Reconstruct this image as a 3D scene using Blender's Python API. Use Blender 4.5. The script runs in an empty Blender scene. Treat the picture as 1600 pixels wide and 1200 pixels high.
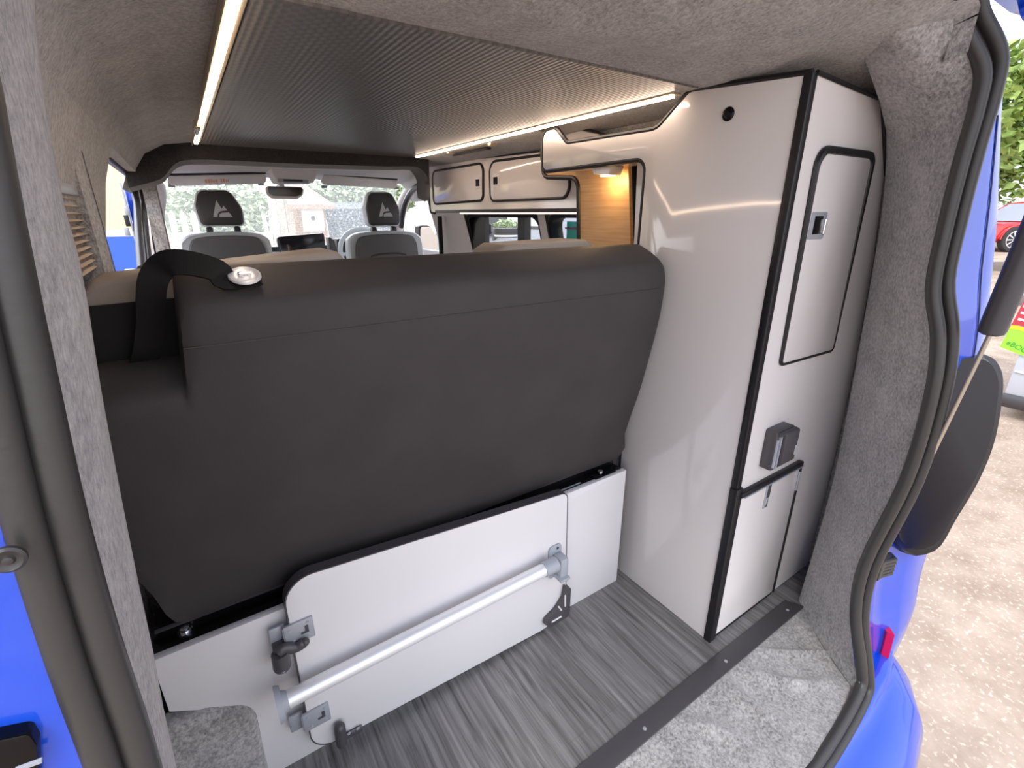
import bpy, bmesh, math, random
from mathutils import Vector, Matrix
random.seed(7)
SC = bpy.context.scene
COL = SC.collection
PI = math.pi

# ------------------------------------------------------------------ camera
CAM = Vector((-0.9929, -0.5225, 1.1107)); YAW, PIT, ROL, FPX = 0.5864, -0.347, -0.003, 740.0
fwd = Vector((math.sin(YAW)*math.cos(PIT), math.cos(YAW)*math.cos(PIT), math.sin(PIT)))
r0 = Vector((math.cos(YAW), -math.sin(YAW), 0)); u0 = r0.cross(fwd)
rgt = math.cos(ROL)*r0 + math.sin(ROL)*u0; upv = -math.sin(ROL)*r0 + math.cos(ROL)*u0
cd = bpy.data.cameras.new('camera'); cam = bpy.data.objects.new('camera', cd); COL.objects.link(cam)
cam.matrix_world = Matrix(((rgt.x, upv.x, -fwd.x, CAM.x), (rgt.y, upv.y, -fwd.y, CAM.y), (rgt.z, upv.z, -fwd.z, CAM.z), (0, 0, 0, 1)))
cd.sensor_width = 36; cd.lens = 36*FPX/1600; cd.clip_start = 0.02; cd.clip_end = 500
SC.camera = cam

def U(ax, val, px, py):
    """the point of the plane x/y/z = val that the photograph shows at (px, py)"""
    d = fwd + rgt*((px-800)/FPX) - upv*((py-600)/FPX)
    i = 'xyz'.index(ax)
    return CAM + d*((val-CAM[i])/d[i])

# ------------------------------------------------------------------ materials
def mat(name, col, rough=.5, metal=0., coat=0., bump=None, var=None, spec=.5, emit=None, sheen=0.):
    """bump=(scale, strength, distance); var=(scale, second colour, low, high)"""
    m = bpy.data.materials.new(name); m.use_nodes = True
    nt = m.node_tree; b = nt.nodes['Principled BSDF']
    b.inputs['Base Color'].default_value = (*col, 1); b.inputs['Roughness'].default_value = rough
    b.inputs['Metallic'].default_value = metal; b.inputs['Coat Weight'].default_value = coat
    b.inputs['Coat Roughness'].default_value = .05; b.inputs['Specular IOR Level'].default_value = spec
    b.inputs['Sheen Weight'].default_value = sheen
    tc = nt.nodes.new('ShaderNodeTexCoord')
    if var:
        n = nt.nodes.new('ShaderNodeTexNoise'); n.inputs['Scale'].default_value = var[0]; n.inputs['Detail'].default_value = 6
        r = nt.nodes.new('ShaderNodeValToRGB'); r.color_ramp.elements[0].position = var[2]; r.color_ramp.elements[1].position = var[3]
        r.color_ramp.elements[0].color = (*col, 1); r.color_ramp.elements[1].color = (*var[1], 1)
        nt.links.new(tc.outputs['Object'], n.inputs['Vector']); nt.links.new(n.outputs['Fac'], r.inputs['Fac'])
        nt.links.new(r.outputs['Color'], b.inputs['Base Color'])
    if bump:
        n = nt.nodes.new('ShaderNodeTexNoise'); n.inputs['Scale'].default_value = bump[0]; n.inputs['Detail'].default_value = 4
        bp = nt.nodes.new('ShaderNodeBump'); bp.inputs['Strength'].default_value = bump[1]; bp.inputs['Distance'].default_value = bump[2]
        nt.links.new(tc.outputs['Object'], n.inputs['Vector']); nt.links.new(n.outputs['Fac'], bp.inputs['Height'])
        nt.links.new(bp.outputs['Normal'], b.inputs['Normal'])
    if emit:
        b.inputs['Emission Color'].default_value = (*emit[0], 1); b.inputs['Emission Strength'].default_value = emit[1]
    return m

M = {}
M['white'] = mat('white_laminate', (.74, .695, .675), .09, coat=.4)
M['whitematt'] = mat('white_board', (.735, .71, .715), .38)
M['black'] = mat('black_trim', (.008, .007, .009), .42)
M['gloss_black'] = mat('gloss_black_steel', (.003, .003, .0035), .22, spec=.3)
M['rubber'] = mat('rubber_seal', (.040, .037, .035), .42, bump=(160, .15, .002))
M['alu'] = mat('brushed_aluminium', (.88, .88, .89), .33, .35)
M['chrome'] = mat('chrome', (.8, .8, .8), .12, 1)
M['steel'] = mat('grey_metal', (.40, .42, .46), .38, .3)
M['gplastic'] = mat('grey_plastic', (.36, .38, .42), .42)
M['dplastic'] = mat('dark_grey_plastic', (.065, .06, .065), .4)
M['leather'] = mat('charcoal_leather', (.046, .041, .041), .55, bump=(420, .2, .001), var=(9, (.054, .048, .048), .35, .7), spec=.22)
M['leather_seam'] = mat('charcoal_piping', (.028, .026, .027), .5)
M['tan'] = mat('stone_leather', (.30, .255, .215), .45, bump=(400, .2, .001))
M['webbing'] = mat('black_webbing', (.008, .0075, .008), .65, bump=(500, .3, .001), spec=.25)
M['blue'] = mat('blue_paint', (.001, .062, .56), .32, coat=.8, spec=.3); M['blue'].node_tree.nodes['Principled BSDF'].inputs['Coat IOR'].default_value = 1.75
M['blackplastic'] = mat('black_moulded_plastic', (.014, .013, .016), .38, bump=(500, .06, .001))
M['pale'] = mat('pale_grey_lining', (.80, .76, .74), .75, bump=(300, .2, .001))
M['palepillar'] = mat('pale_pillar_plastic', (.72, .66, .63), .5)
M['seat_pale'] = mat('pale_grey_leather', (.66, .69, .69), .45, bump=(300, .2, .001))
M['seat_dark'] = mat('grey_seat_cloth', (.115, .108, .108), .6, bump=(600, .3, .001))
M['head_dark'] = mat('dark_headrest_leather', (.055, .050, .050), .5, bump=(400, .2, .001))
M['dash'] = mat('dashboard_plastic', (.016, .015, .016), .4)
M['screenglass'] = mat('screen_glass', (.010, .010, .013), .12)
M['logo'] = mat('silver_embroidery', (.52, .52, .52), .5)
M['orange'] = mat('orange_print', (.75, .36, .22), .6)
M['tooth'] = mat('ivory_blind_cloth', (.62, .52, .42), .7)
M['red'] = mat('red_paint', (.72, .02, .025), .2, coat=.7)
M['redlens'] = mat('red_lens', (.80, .01, .06), .15, coat=.5)
M['silver'] = mat('pale_silver_paint', (.56, .58, .64), .25, coat=.6)
M['carglass'] = mat('tinted_car_glass', (.42, .43, .50), .08)
M['tyre'] = mat('tyre_rubber', (.03, .028, .03), .7)
M['rim'] = mat('alloy_rim', (.72, .70, .70), .3, .4)
M['leaf'] = mat('tree_leaves', (.16, .26, .05), .6, var=(2.5, (.36, .46, .12), .35, .65))
M['leaf2'] = mat('hedge_leaves', (.30, .38, .20), .6, var=(3, (.56, .62, .42), .35, .65))
M['bark'] = mat('bark', (.16, .11, .08), .85, bump=(20, .6, .02))
M['timber'] = mat('weathered_timber', (.20, .165, .15), .75, bump=(12, .3, .01))
M['fence'] = mat('weathered_fence_board', (.44, .39, .32), .8, var=(6, (.58, .52, .44), .3, .7))
M['palefence'] = mat('pale_picket_paint', (.75, .70, .58), .7)
M['brickwall'] = mat('yellow_render', (.86, .78, .48), .8)
M['slate'] = mat('slate_chip_wall', (.07, .075, .085), .6, var=(22, (.52, .53, .55), .55, .68))
M['rooftile'] = mat('terracotta_roof_tiles', (.42, .26, .19), .8, bump=(14, .6, .02), var=(18, (.55, .38, .28), .4, .7))
M['paint_white'] = mat('white_paint', (.86, .86, .84), .6)
M['gravelbed'] = mat('grey_slate_chippings', (.22, .22, .24), .7, var=(45, (.40, .40, .42), .35, .7))
M['teal'] = mat('teal_card', (.05, .50, .42), .4, var=(9, (.10, .60, .52), .3, .7))
M['plum'] = mat('plum_print', (.30, .12, .24), .5)
M['lime'] = mat('lime_vinyl', (.36, .80, .06), .4)
M['yellow'] = mat('yellow_vinyl', (.85, .62, .03), .4)
M['redvinyl'] = mat('red_vinyl', (.55, .05, .07), .4)
M['greentext'] = mat('green_lettering', (.06, .38, .05), .4)
M['gravel_led'] = mat('led_diffuser', (.9, .8, .75), .5, emit=((1, .78, .60), 42))
M['lampglow'] = mat('lamp_lens', (.9, .8, .6), .5, emit=((1, .70, .35), 8))
M['ledchannel'] = mat('led_channel_aluminium', (.60, .50, .36), .3, .6)

def carpet(name, a, b, scale=150):
    m = bpy.data.materials.new(name); m.use_nodes = True
    nt = m.node_tree; L = nt.links; p = nt.nodes['Principled BSDF']
    p.inputs['Roughness'].default_value = .95; p.inputs['Specular IOR Level'].default_value = .1
    p.inputs['Sheen Weight'].default_value = .6; p.inputs['Sheen Roughness'].default_value = .5
    tc = nt.nodes.new('ShaderNodeTexCoord')
    mp = nt.nodes.new('ShaderNodeMapping'); mp.inputs['Scale'].default_value = (1, 1, .8)
    L.new(tc.outputs['Object'], mp.inputs['Vector'])
    n1 = nt.nodes.new('ShaderNodeTexNoise'); n1.inputs['Scale'].default_value = scale; n1.inputs['Detail'].default_value = 5; n1.inputs['Roughness'].default_value = .75
    n2 = nt.nodes.new('ShaderNodeTexNoise'); n2.inputs['Scale'].default_value = 18; n2.inputs['Detail'].default_value = 3
    L.new(mp.outputs['Vector'], n1.inputs['Vector']); L.new(tc.outputs['Object'], n2.inputs['Vector'])
    mx = nt.nodes.new('ShaderNodeMath'); mx.operation = 'MULTIPLY_ADD'; mx.inputs[1].default_value = .25
    L.new(n2.outputs['Fac'], mx.inputs[0]); L.new(n1.outputs['Fac'], mx.inputs[2])
    r = nt.nodes.new('ShaderNodeValToRGB'); r.color_ramp.elements[0].position = .44; r.color_ramp.elements[1].position = .80
    r.color_ramp.elements[0].color = (*a, 1); r.color_ramp.elements[1].color = (*b, 1)
    L.new(mx.outputs[0], r.inputs['Fac']); L.new(r.outputs['Color'], p.inputs['Base Color'])
    bp = nt.nodes.new('ShaderNodeBump'); bp.inputs['Strength'].default_value = .9; bp.inputs['Distance'].default_value = .004
    L.new(mx.outputs[0], bp.inputs['Height']); L.new(bp.outputs['Normal'], p.inputs['Normal'])
    return m
M['carpet'] = carpet('grey_lining_carpet', (.13, .121, .118), (.56, .53, .51))
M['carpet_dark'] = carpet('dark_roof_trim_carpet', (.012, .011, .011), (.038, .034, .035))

def floor_mat():
    m = bpy.data.materials.new('grey_wood_vinyl'); m.use_nodes = True
    nt = m.node_tree; L = nt.links; p = nt.nodes['Principled BSDF']; N = nt.nodes.new
    p.inputs['Roughness'].default_value = .42
    tc = N('ShaderNodeTexCoord')
    br = N('ShaderNodeTexBrick'); br.inputs['Scale'].default_value = 1; br.inputs['Brick Width'].default_value = 1.2; br.inputs['Row Height'].default_value = .18
    br.inputs['Mortar Size'].default_value = .0012; br.inputs['Color1'].default_value = (.35, .35, .35, 1); br.inputs['Color2'].default_value = (.65, .65, .65, 1); br.inputs['Mortar'].default_value = (.2, .2, .2, 1)
    rot = N('ShaderNodeMapping'); rot.inputs['Rotation'].default_value = (0, 0, PI/2)
    L.new(tc.outputs['Object'], rot.inputs['Vector']); L.new(rot.outputs['Vector'], br.inputs['Vector'])
    mp = N('ShaderNodeMapping'); mp.inputs['Scale'].default_value = (85, 3.0, 1)
    L.new(tc.outputs['Object'], mp.inputs['Vector'])
    ad = N('ShaderNodeVectorMath'); ad.operation = 'ADD'
    L.new(mp.outputs['Vector'], ad.inputs[0])
    n0 = N('ShaderNodeTexNoise'); n0.inputs['Scale'].default_value = 3.2; n0.inputs['Detail'].default_value = 2
    L.new(tc.outputs['Object'], n0.inputs['Vector'])
    sc = N('ShaderNodeVectorMath'); sc.operation = 'SCALE'; sc.inputs['Scale'].default_value = 1.6
    L.new(n0.outputs['Color'], sc.inputs[0]); L.new(sc.outputs['Vector'], ad.inputs[1])
    n1 = N('ShaderNodeTexNoise'); n1.inputs['Scale'].default_value = 1.0; n1.inputs['Detail'].default_value = 7; n1.inputs['Roughness'].default_value = .65
    L.new(ad.outputs['Vector'], n1.inputs['Vector'])
    r = N('ShaderNodeValToRGB'); e = r.color_ramp.elements
    e[0].position = .30; e[0].color = (.062, .058, .056, 1); e[1].position = .72; e[1].color = (.31, .298, .293, 1)
    L.new(n1.outputs['Fac'], r.inputs['Fac'])
    mix = N('ShaderNodeMixRGB'); mix.blend_type = 'OVERLAY'; mix.inputs['Fac'].default_value = .35
    L.new(r.outputs['Color'], mix.inputs['Color1']); L.new(br.outputs['Color'], mix.inputs['Color2'])
    L.new(mix.outputs['Color'], p.inputs['Base Color'])
    bp = N('ShaderNodeBump'); bp.inputs['Strength'].default_value = .25; bp.inputs['Distance'].default_value = .002
    L.new(n1.outputs['Fac'], bp.inputs['Height']); L.new(bp.outputs['Normal'], p.inputs['Normal'])
    return m
M['floor'] = floor_mat()

def roof_mat():
    m = bpy.data.materials.new('carbon_weave_lining'); m.use_nodes = True
    nt = m.node_tree; L = nt.links; p = nt.nodes['Principled BSDF']; N = nt.nodes.new
    p.inputs['Roughness'].default_value = .34; p.inputs['Metallic'].default_value = .15; p.inputs['Specular IOR Level'].default_value = .6
    tc = N('ShaderNodeTexCoord')
    ck = N('ShaderNodeTexChecker'); ck.inputs['Scale'].default_value = 90
    ck.inputs['Color1'].default_value = (.165, .158, .152, 1); ck.inputs['Color2'].default_value = (.22, .21, .20, 1)
    mp = N('ShaderNodeMapping'); mp.inputs['Rotation'].default_value = (0, 0, 0)
    L.new(tc.outputs['Object'], mp.inputs['Vector']); L.new(mp.outputs['Vector'], ck.inputs['Vector'])
    L.new(ck.outputs['Color'], p.inputs['Base Color'])
    wv = N('ShaderNodeTexWave'); wv.wave_type = 'BANDS'; wv.bands_direction = 'X'; wv.inputs['Scale'].default_value = 28
    L.new(tc.outputs['Object'], wv.inputs['Vector'])
    ad = N('ShaderNodeMath'); ad.operation = 'ADD'
    L.new(wv.outputs['Fac'], ad.inputs[0]); ad.inputs[1].default_value = 0
    bp = N('ShaderNodeBump'); bp.inputs['Strength'].default_value = .5; bp.inputs['Distance'].default_value = .0012
    L.new(ad.outputs[0], bp.inputs['Height']); L.new(bp.outputs['Normal'], p.inputs['Normal'])
    return m
M['roofpanel'] = roof_mat()

def wood_mat():
    m = bpy.data.materials.new('beech_ply'); m.use_nodes = True
    nt = m.node_tree; L = nt.links; p = nt.nodes['Principled BSDF']; N = nt.nodes.new
    p.inputs['Roughness'].default_value = .45
    tc = N('ShaderNodeTexCoord'); mp = N('ShaderNodeMapping'); mp.inputs['Scale'].default_value = (4, 4, 90)
    L.new(tc.outputs['Object'], mp.inputs['Vector'])
    n = N('ShaderNodeTexNoise'); n.inputs['Scale'].default_value = 1.5; n.inputs['Detail'].default_value = 5
    L.new(mp.outputs['Vector'], n.inputs['Vector'])
    r = N('ShaderNodeValToRGB'); e = r.color_ramp.elements
    e[0].position = .3; e[0].color = (.52, .30, .13, 1); e[1].position = .7; e[1].color = (.66, .42, .21, 1)
    L.new(n.outputs['Fac'], r.inputs['Fac']); L.new(r.outputs['Color'], p.inputs['Base Color'])
    return m
M['wood'] = wood_mat()

def gravel_mat():
    m = bpy.data.materials.new('pinkish_gravel'); m.use_nodes = True
    nt = m.node_tree; L = nt.links; p = nt.nodes['Principled BSDF']; N = nt.nodes.new
    p.inputs['Roughness'].default_value = .95; p.inputs['Specular IOR Level'].default_value = .15
    tc = N('ShaderNodeTexCoord')
    a = N('ShaderNodeTexNoise'); a.inputs['Scale'].default_value = 2.4; a.inputs['Detail'].default_value = 8; a.inputs['Roughness'].default_value = .7
    b = N('ShaderNodeTexNoise'); b.inputs['Scale'].default_value = 52; b.inputs['Detail'].default_value = 3; b.inputs['Distortion'].default_value = .3
    L.new(tc.outputs['Object'], a.inputs['Vector']); L.new(tc.outputs['Object'], b.inputs['Vector'])
    r = N('ShaderNodeValToRGB'); e = r.color_ramp.elements
    e[0].position = .32; e[0].color = (.27, .195, .145, 1); e[1].position = .64; e[1].color = (.47, .365, .285, 1)
    L.new(a.outputs['Fac'], r.inputs['Fac'])
    r2 = N('ShaderNodeValToRGB'); e = r2.color_ramp.elements
    e[0].position = .57; e[0].color = (0, 0, 0, 1); e[1].position = .70; e[1].color = (1, 1, 1, 1)
    L.new(b.outputs['Fac'], r2.inputs['Fac'])
    mx = N('ShaderNodeMixRGB'); mx.inputs['Color2'].default_value = (.74, .62, .47, 1)
    mm = N('ShaderNodeMath'); mm.operation = 'MULTIPLY'; mm.inputs[1].default_value = .6
    L.new(r2.outputs['Color'], mm.inputs[0]); L.new(mm.outputs[0], mx.inputs['Fac']); L.new(r.outputs['Color'], mx.inputs['Color1'])
    L.new(mx.outputs['Color'], p.inputs['Base Color'])
    bp = N('ShaderNodeBump'); bp.inputs['Strength'].default_value = .6; bp.inputs['Distance'].default_value = .02
    L.new(a.outputs['Fac'], bp.inputs['Height']); L.new(bp.outputs['Normal'], p.inputs['Normal'])
    return m
M['gravel'] = gravel_mat()

def glass_mat(name, tint, gl=.08):
    m = bpy.data.materials.new(name); m.use_nodes = True
    nt = m.node_tree; nt.nodes.clear(); N = nt.nodes.new
    o = N('ShaderNodeOutputMaterial'); t = N('ShaderNodeBsdfTransparent'); t.inputs['Color'].default_value = (*tint, 1)
    g = N('ShaderNodeBsdfGlossy'); g.inputs['Roughness'].default_value = .02
    x = N('ShaderNodeMixShader'); x.inputs['Fac'].default_value = gl
    nt.links.new(t.outputs[0], x.inputs[1]); nt.links.new(g.outputs[0], x.inputs[2]); nt.links.new(x.outputs[0], o.inputs['Surface'])
    return m
M['glass'] = glass_mat('clear_window_glass', (.93, .96, .95))
def hazed_glass():  # pale haze mixed into the glass to whiten the bright view
    m = bpy.data.materials.new('hazed_windscreen_glass'); m.use_nodes = True
    nt = m.node_tree; nt.nodes.clear(); N = nt.nodes.new
    o = N('ShaderNodeOutputMaterial'); t = N('ShaderNodeBsdfTransparent'); g = N('ShaderNodeBsdfTranslucent'); g.inputs['Color'].default_value = (.95, .97, .92, 1)
    x = N('ShaderNodeMixShader'); tc = N('ShaderNodeTexCoord'); n = N('ShaderNodeTexNoise'); n.inputs['Scale'].default_value = 90; n.inputs['Detail'].default_value = 4
    r = N('ShaderNodeMapRange'); r.inputs['From Min'].default_value = .35; r.inputs['From Max'].default_value = .7; r.inputs['To Min'].default_value = .10; r.inputs['To Max'].default_value = .24
    nt.links.new(tc.outputs['Object'], n.inputs['Vector']); nt.links.new(n.outputs['Fac'], r.inputs['Value']); nt.links.new(r.outputs['Result'], x.inputs['Fac'])
    nt.links.new(t.outputs[0], x.inputs[1]); nt.links.new(g.outputs[0], x.inputs[2]); nt.links.new(x.outputs[0], o.inputs['Surface'])
    return m
M['windscreen'] = hazed_glass()
M['mirrorglass'] = mat('mirror_glass', (.75, .80, .82), .04, 1)

# ------------------------------------------------------------------ mesh builder
class MB:
    def __init__(s): s.bm = bmesh.new()
    def v(s, p): return s.bm.verts.new(p)
    def face(s, vs):
        try: return s.bm.faces.new(vs)
        except ValueError: return None
    def box(s, x0, x1, y0, y1, z0, z1, bev=0, seg=2):
        b = bmesh.new(); bmesh.ops.create_cube(b, size=1)
        for w in b.verts: w.co = Vector(((x0+x1)/2 + w.co.x*(x1-x0), (y0+y1)/2 + w.co.y*(y1-y0), (z0+z1)/2 + w.co.z*(z1-z0)))
        if bev: bmesh.ops.bevel(b, geom=b.edges[:], offset=bev, segments=seg, profile=.5, affect='EDGES')
        s.merge(b); return s
    def merge(s, b):
        b.verts.index_update(); mp = [s.bm.verts.new(w.co) for w in b.verts]
        for f in b.faces: s.face([mp[w.index] for w in f.verts])
        b.free()
    def prism(s, pts, vec, bev=0, seg=2):
        """planar polygon pushed along vec"""
        b = bmesh.new(); vec = Vector(vec)
        a = [b.verts.new(Vector(p)) for p in pts]; c = [b.verts.new(Vector(p)+vec) for p in pts]
        n = len(pts); b.faces.new(a); b.faces.new(c[::-1])
        for i in range(n): b.faces.new((a[i], c[i], c[(i+1) % n], a[(i+1) % n]))
        bmesh.ops.recalc_face_normals(b, faces=b.faces[:])
        if bev:
            es = [e for e in b.edges if len(e.link_faces) == 2 and e.calc_face_angle() > 1.0]
            bmesh.ops.bevel(b, geom=es, offset=bev, segments=seg, profile=.5, affect='EDGES')
        s.merge(b); return s
    def loft(s, rows, closed=False, cap=False):
        R = [[s.v(p) for p in r] for r in rows]
        for a, b in zip(R, R[1:]):
            n = len(a)
            for i in range(n if closed else n-1): s.face((a[i], a[(i+1) % n], b[(i+1) % n], b[i]))
        if cap and closed: s.face(R[0][::-1]); s.face(R[-1])
        return s
    def tube(s, path, r, n=10, closed=False, flat=None, cap=True):
        """round (or flattened: flat=(axis, factor)) tube along a path; r a number or one per point"""
        P = [Vector(p) for p in path]; m = len(P); rows = []; ref = None
        for i in range(m):
            a = P[(i-1) % m] if (closed or i > 0) else P[i]; b = P[(i+1) % m] if (closed or i < m-1) else P[i]
            t = (b-a).normalized()
            if ref is None: ref = Vector((0, 0, 1)) if abs(t.z) < .9 else Vector((1, 0, 0))
            u = (ref - t*ref.dot(t)); u = u.normalized() if u.length > 1e-6 else t.orthogonal().normalized()
            w = t.cross(u); ref = u; rr = r[i] if isinstance(r, (list, tuple)) else r
            ring = []
            for k in range(n):
                q = (u*math.cos(2*PI*k/n) + w*math.sin(2*PI*k/n))*rr
                if flat: q = q - flat[0]*q.dot(flat[0])*(1-flat[1])
                ring.append(P[i]+q)
            rows.append(ring)
        if closed: rows.append(rows[0])
        s.loft(rows, closed=True, cap=(cap and not closed)); return s
    def lathe(s, c, axis, prof, n=24, cap=True):
        """prof: (distance along axis, radius)"""
        c = Vector(c); axis = Vector(axis).normalized(); u = axis.orthogonal().normalized(); w = axis.cross(u)
        s.loft([[c + axis*d + (u*math.cos(2*PI*k/n) + w*math.sin(2*PI*k/n))*max(r, 1e-5) for k in range(n)] for d, r in prof], closed=True, cap=cap); return s
    def ball(s, c, rx, ry, rz, n=16, p=2.0):
        b = bmesh.new(); bmesh.ops.create_uvsphere(b, u_segments=n, v_segments=n//2+2, radius=1)
        for w in b.verts:
            q = w.co
            if p != 2.0:
                L = (abs(q.x)**p + abs(q.y)**p + abs(q.z)**p)**(1/p); q = q/L
            w.co = Vector((c[0]+q.x*rx, c[1]+q.y*ry, c[2]+q.z*rz))
        s.merge(b); return s
    def xf(s, mx):
        bmesh.ops.transform(s.bm, matrix=mx, verts=s.bm.verts[:]); return s
    def build(s, name, material, parent=None, angle=40, origin=None, double=True):
        if double: bmesh.ops.remove_doubles(s.bm, verts=s.bm.verts[:], dist=1e-5)
        bmesh.ops.recalc_face_normals(s.bm, faces=s.bm.faces[:])
        me = bpy.data.meshes.new(name); s.bm.to_mesh(me); s.bm.free()
        o = bpy.data.objects.new(name, me); COL.objects.link(o)
        if parent is not None:
            base = Vector((0, 0, 0)); q = parent
            while q is not None: base += q.location; q = q.parent
            me.transform(Matrix.Translation(-base)); o.parent = parent
        else:
            xs = [w.co for w in me.vertices]
            c = Vector(origin) if origin else Vector(((min(p.x for p in xs)+max(p.x for p in xs))/2, (min(p.y for p in xs)+max(p.y for p in xs))/2, min(p.z for p in xs)))
            me.transform(Matrix.Translation(-c)); o.location = c
        for f in me.polygons: f.use_smooth = True
        me.set_sharp_from_angle(angle=math.radians(angle))
        if material is not None: me.materials.append(material)
        return o

def tag(o, label=None, cat=None, group=None, kind=None):
    if label: o['label'] = label
    if cat: o['category'] = cat
    if group: o['group'] = group
    if kind: o['kind'] = kind
    return o
def thing(name, loc, label, cat, group=None):
    o = bpy.data.objects.new(name, None); COL.objects.link(o); o.location = loc; o.empty_display_size = .05
    return tag(o, label, cat, group)
def struct(o): o['kind'] = 'structure'; return o
def copy_tree(o, parent=None, dx=(0, 0, 0)):
    c = o.copy(); COL.objects.link(c)
    if parent is not None: c.parent = parent
    else: c.location = o.location + Vector(dx)
    for ch in list(o.children): copy_tree(ch, c)
    return c

def rpoly(pts, rad, seg=6):
    """2-D polygon with rounded corners; rad a number or one per corner"""
    n = len(pts); out = []
    for i in range(n):
        r = rad[i] if isinstance(rad, (list, tuple)) else rad
        p = Vector(pts[i]); a = Vector(pts[i-1])-p; b = Vector(pts[(i+1) % n])-p
        if r <= 1e-6: out.append(tuple(p)); continue
        la, lb = a.length, b.length; a /= la; b /= lb
        th = a.angle(b); d = min(r/math.tan(th/2), la*.49, lb*.49); rr = d*math.tan(th/2)
        cc = p + (a+b).normalized()*(rr/math.sin(th/2))
        s0 = p+a*d-cc; s1 = p+b*d-cc; ang = s0.angle_signed(s1)
        for k in range(seg+1):
            q = s0.copy(); q.rotate(Matrix.Rotation(-ang*k/seg, 2)); out.append(tuple(cc+q))
    return out
def onx(p2, x): return [Vector((x, a, b)) for a, b in p2]
def ony(p2, y): return [Vector((a, y, b)) for a, b in p2]
def onz(p2, z): return [Vector((a, b, z)) for a, b in p2]
def uy(y, *px): return [(U('y', y, *p).x, U('y', y, *p).z) for p in px]
def ux(x, *px): return [(U('x', x, *p).y, U('x', x, *p).z) for p in px]
def smooth(pts, k=4):
    """Catmull-Rom through 3-D points"""
    P = [Vector(p) for p in pts]; out = []
    for i in range(len(P)-1):
        a = P[max(i-1, 0)]; b = P[i]; c = P[i+1]; d = P[min(i+2, len(P)-1)]
        for j in range(k):
            t = j/k; out.append(.5*((2*b) + (c-a)*t + (2*a-5*b+4*c-d)*t*t + (3*b-a-3*c+d)*t**3))
    out.append(P[-1]); return out

# ================================================================== THE VAN SHELL (setting)
FZ = -0.58                                                # level of the ground outside
LEFT = [(-1.20, 0), (-1.20, .45), (-1.185, .80), (-1.145, 1.05), (-1.115, 1.18), (-1.085, 1.265)]
TOPP = [(-1.085, 1.265), (-1.05, 1.315), (-.985, 1.350), (-.90, 1.362), (-.45, 1.363), (.02, 1.362), (.20, 1.352), (.32, 1.335), (.385, 1.28), (.425, 1.20)]
RIGHT = [(.425, 1.20), (.475, 1.05), (.53, .80), (.56, .45), (.56, 0)]
def prof_x(prof, z):
    for (xa, za), (xb, zb) in zip(prof, prof[1:]):
        if min(za, zb) <= z <= max(za, zb): return xa + (xb-xa)*(z-za)/(zb-za)
    return prof[0][0] if abs(z-prof[0][1]) < abs(z-prof[-1][1]) else prof[-1][0]

def wall(name, prof, ys, holes, material, out):
    """inner skin following prof, with window openings (y0,y1,z0,z1), and an outer skin .05 further out"""
    zs = sorted({z for _, z in prof} | {h[2] for h in holes} | {h[3] for h in holes})
    ys = sorted(set(ys) | {h[0] for h in holes} | {h[1] for h in holes})
    m = MB(); g = {}
    def V(i, j, k):
        if (i, j, k) not in g: g[i, j, k] = m.v((prof_x(prof, zs[j]) + out*.05*k, ys[i], zs[j]))
        return g[i, j, k]
    def solid(i, j):
        if not (0 <= i < len(ys)-1 and 0 <= j < len(zs)-1): return False
        cy, cz = (ys[i]+ys[i+1])/2, (zs[j]+zs[j+1])/2
        return not any(h[0] < cy < h[1] and h[2] < cz < h[3] for h in holes)
    for i in range(len(ys)-1):
        for j in range(len(zs)-1):
            if not solid(i, j): continue
            for k in (0, 1): m.face((V(i, j, k), V(i+1, j, k), V(i+1, j+1, k), V(i, j+1, k)))
            if not solid(i-1, j): m.face((V(i, j, 0), V(i, j+1, 0), V(i, j+1, 1), V(i, j, 1)))
            if not solid(i+1, j): m.face((V(i+1, j, 0), V(i+1, j+1, 0), V(i+1, j+1, 1), V(i+1, j, 1)))
            if not solid(i, j-1): m.face((V(i, j, 0), V(i+1, j, 0), V(i+1, j, 1), V(i, j, 1)))
            if not solid(i, j+1): m.face((V(i, j+1, 0), V(i+1, j+1, 0), V(i+1, j+1, 1), V(i, j+1, 1)))
    return struct(m.build(name, material, angle=35))

wall('wall_left', LEFT, [-.03, .3, .6, 1.0, 1.5, 2.0, 2.3], [(.98, 2.30, .35, 1.255)], M['carpet'], -1)
wall('wall_right', RIGHT, [-.03, .3, .9, 1.6, 2.2, 2.6], [(.90, 1.34, .80, 1.10), (1.42, 2.14, .80, 1.10)], M['carpet'], 1)

# roof lining: carpet shell above, open where nothing shows; outer skin keeps daylight out
def ceiling():
    m = MB(); rows = []
    ys = [-.170, -.14, -.10, -.05, .03, .10, .17, .23, .5, .9, 1.3, 1.75, 1.95]
    def lift(y): return .075*max(0, min(1, (.10-y)/.28))**1.3
    P = []
    for a, b in zip(TOPP, TOPP[1:]):
        for k in range(6): P.append((a[0]+(b[0]-a[0])*k/6, a[1]+(b[1]-a[1])*k/6))
    P.append(TOPP[-1])
    rnd = random.Random(3)
    for y in ys:
        row = []
        for x, z in P:
            q = lift(y)*max(0, min(1, (z-1.18)/.15))
            wob = 0
            if y < .2 and 1.3 < z: wob = .006*math.sin(9*x+23*y) + .005*math.sin(21*x-31*y)
            kk = max(0, min(1, (-.01-y)/.13)); x = min(x, .44+(.154-.44)*kk); x = max(x, -1.09+.05*kk)
            if z < 1.35: z = z + (1.35-z)*kk
            row.append((x, y, z+q+wob))
        rows.append(row)
    m.loft(rows)
    m.loft([[(x*1.03+.01, y, z+.06) for x, z in P] for y in (-.02, 1.95)])
    return struct(m.build('ceiling', M['carpet'], angle=60))
ceiling()
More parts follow.
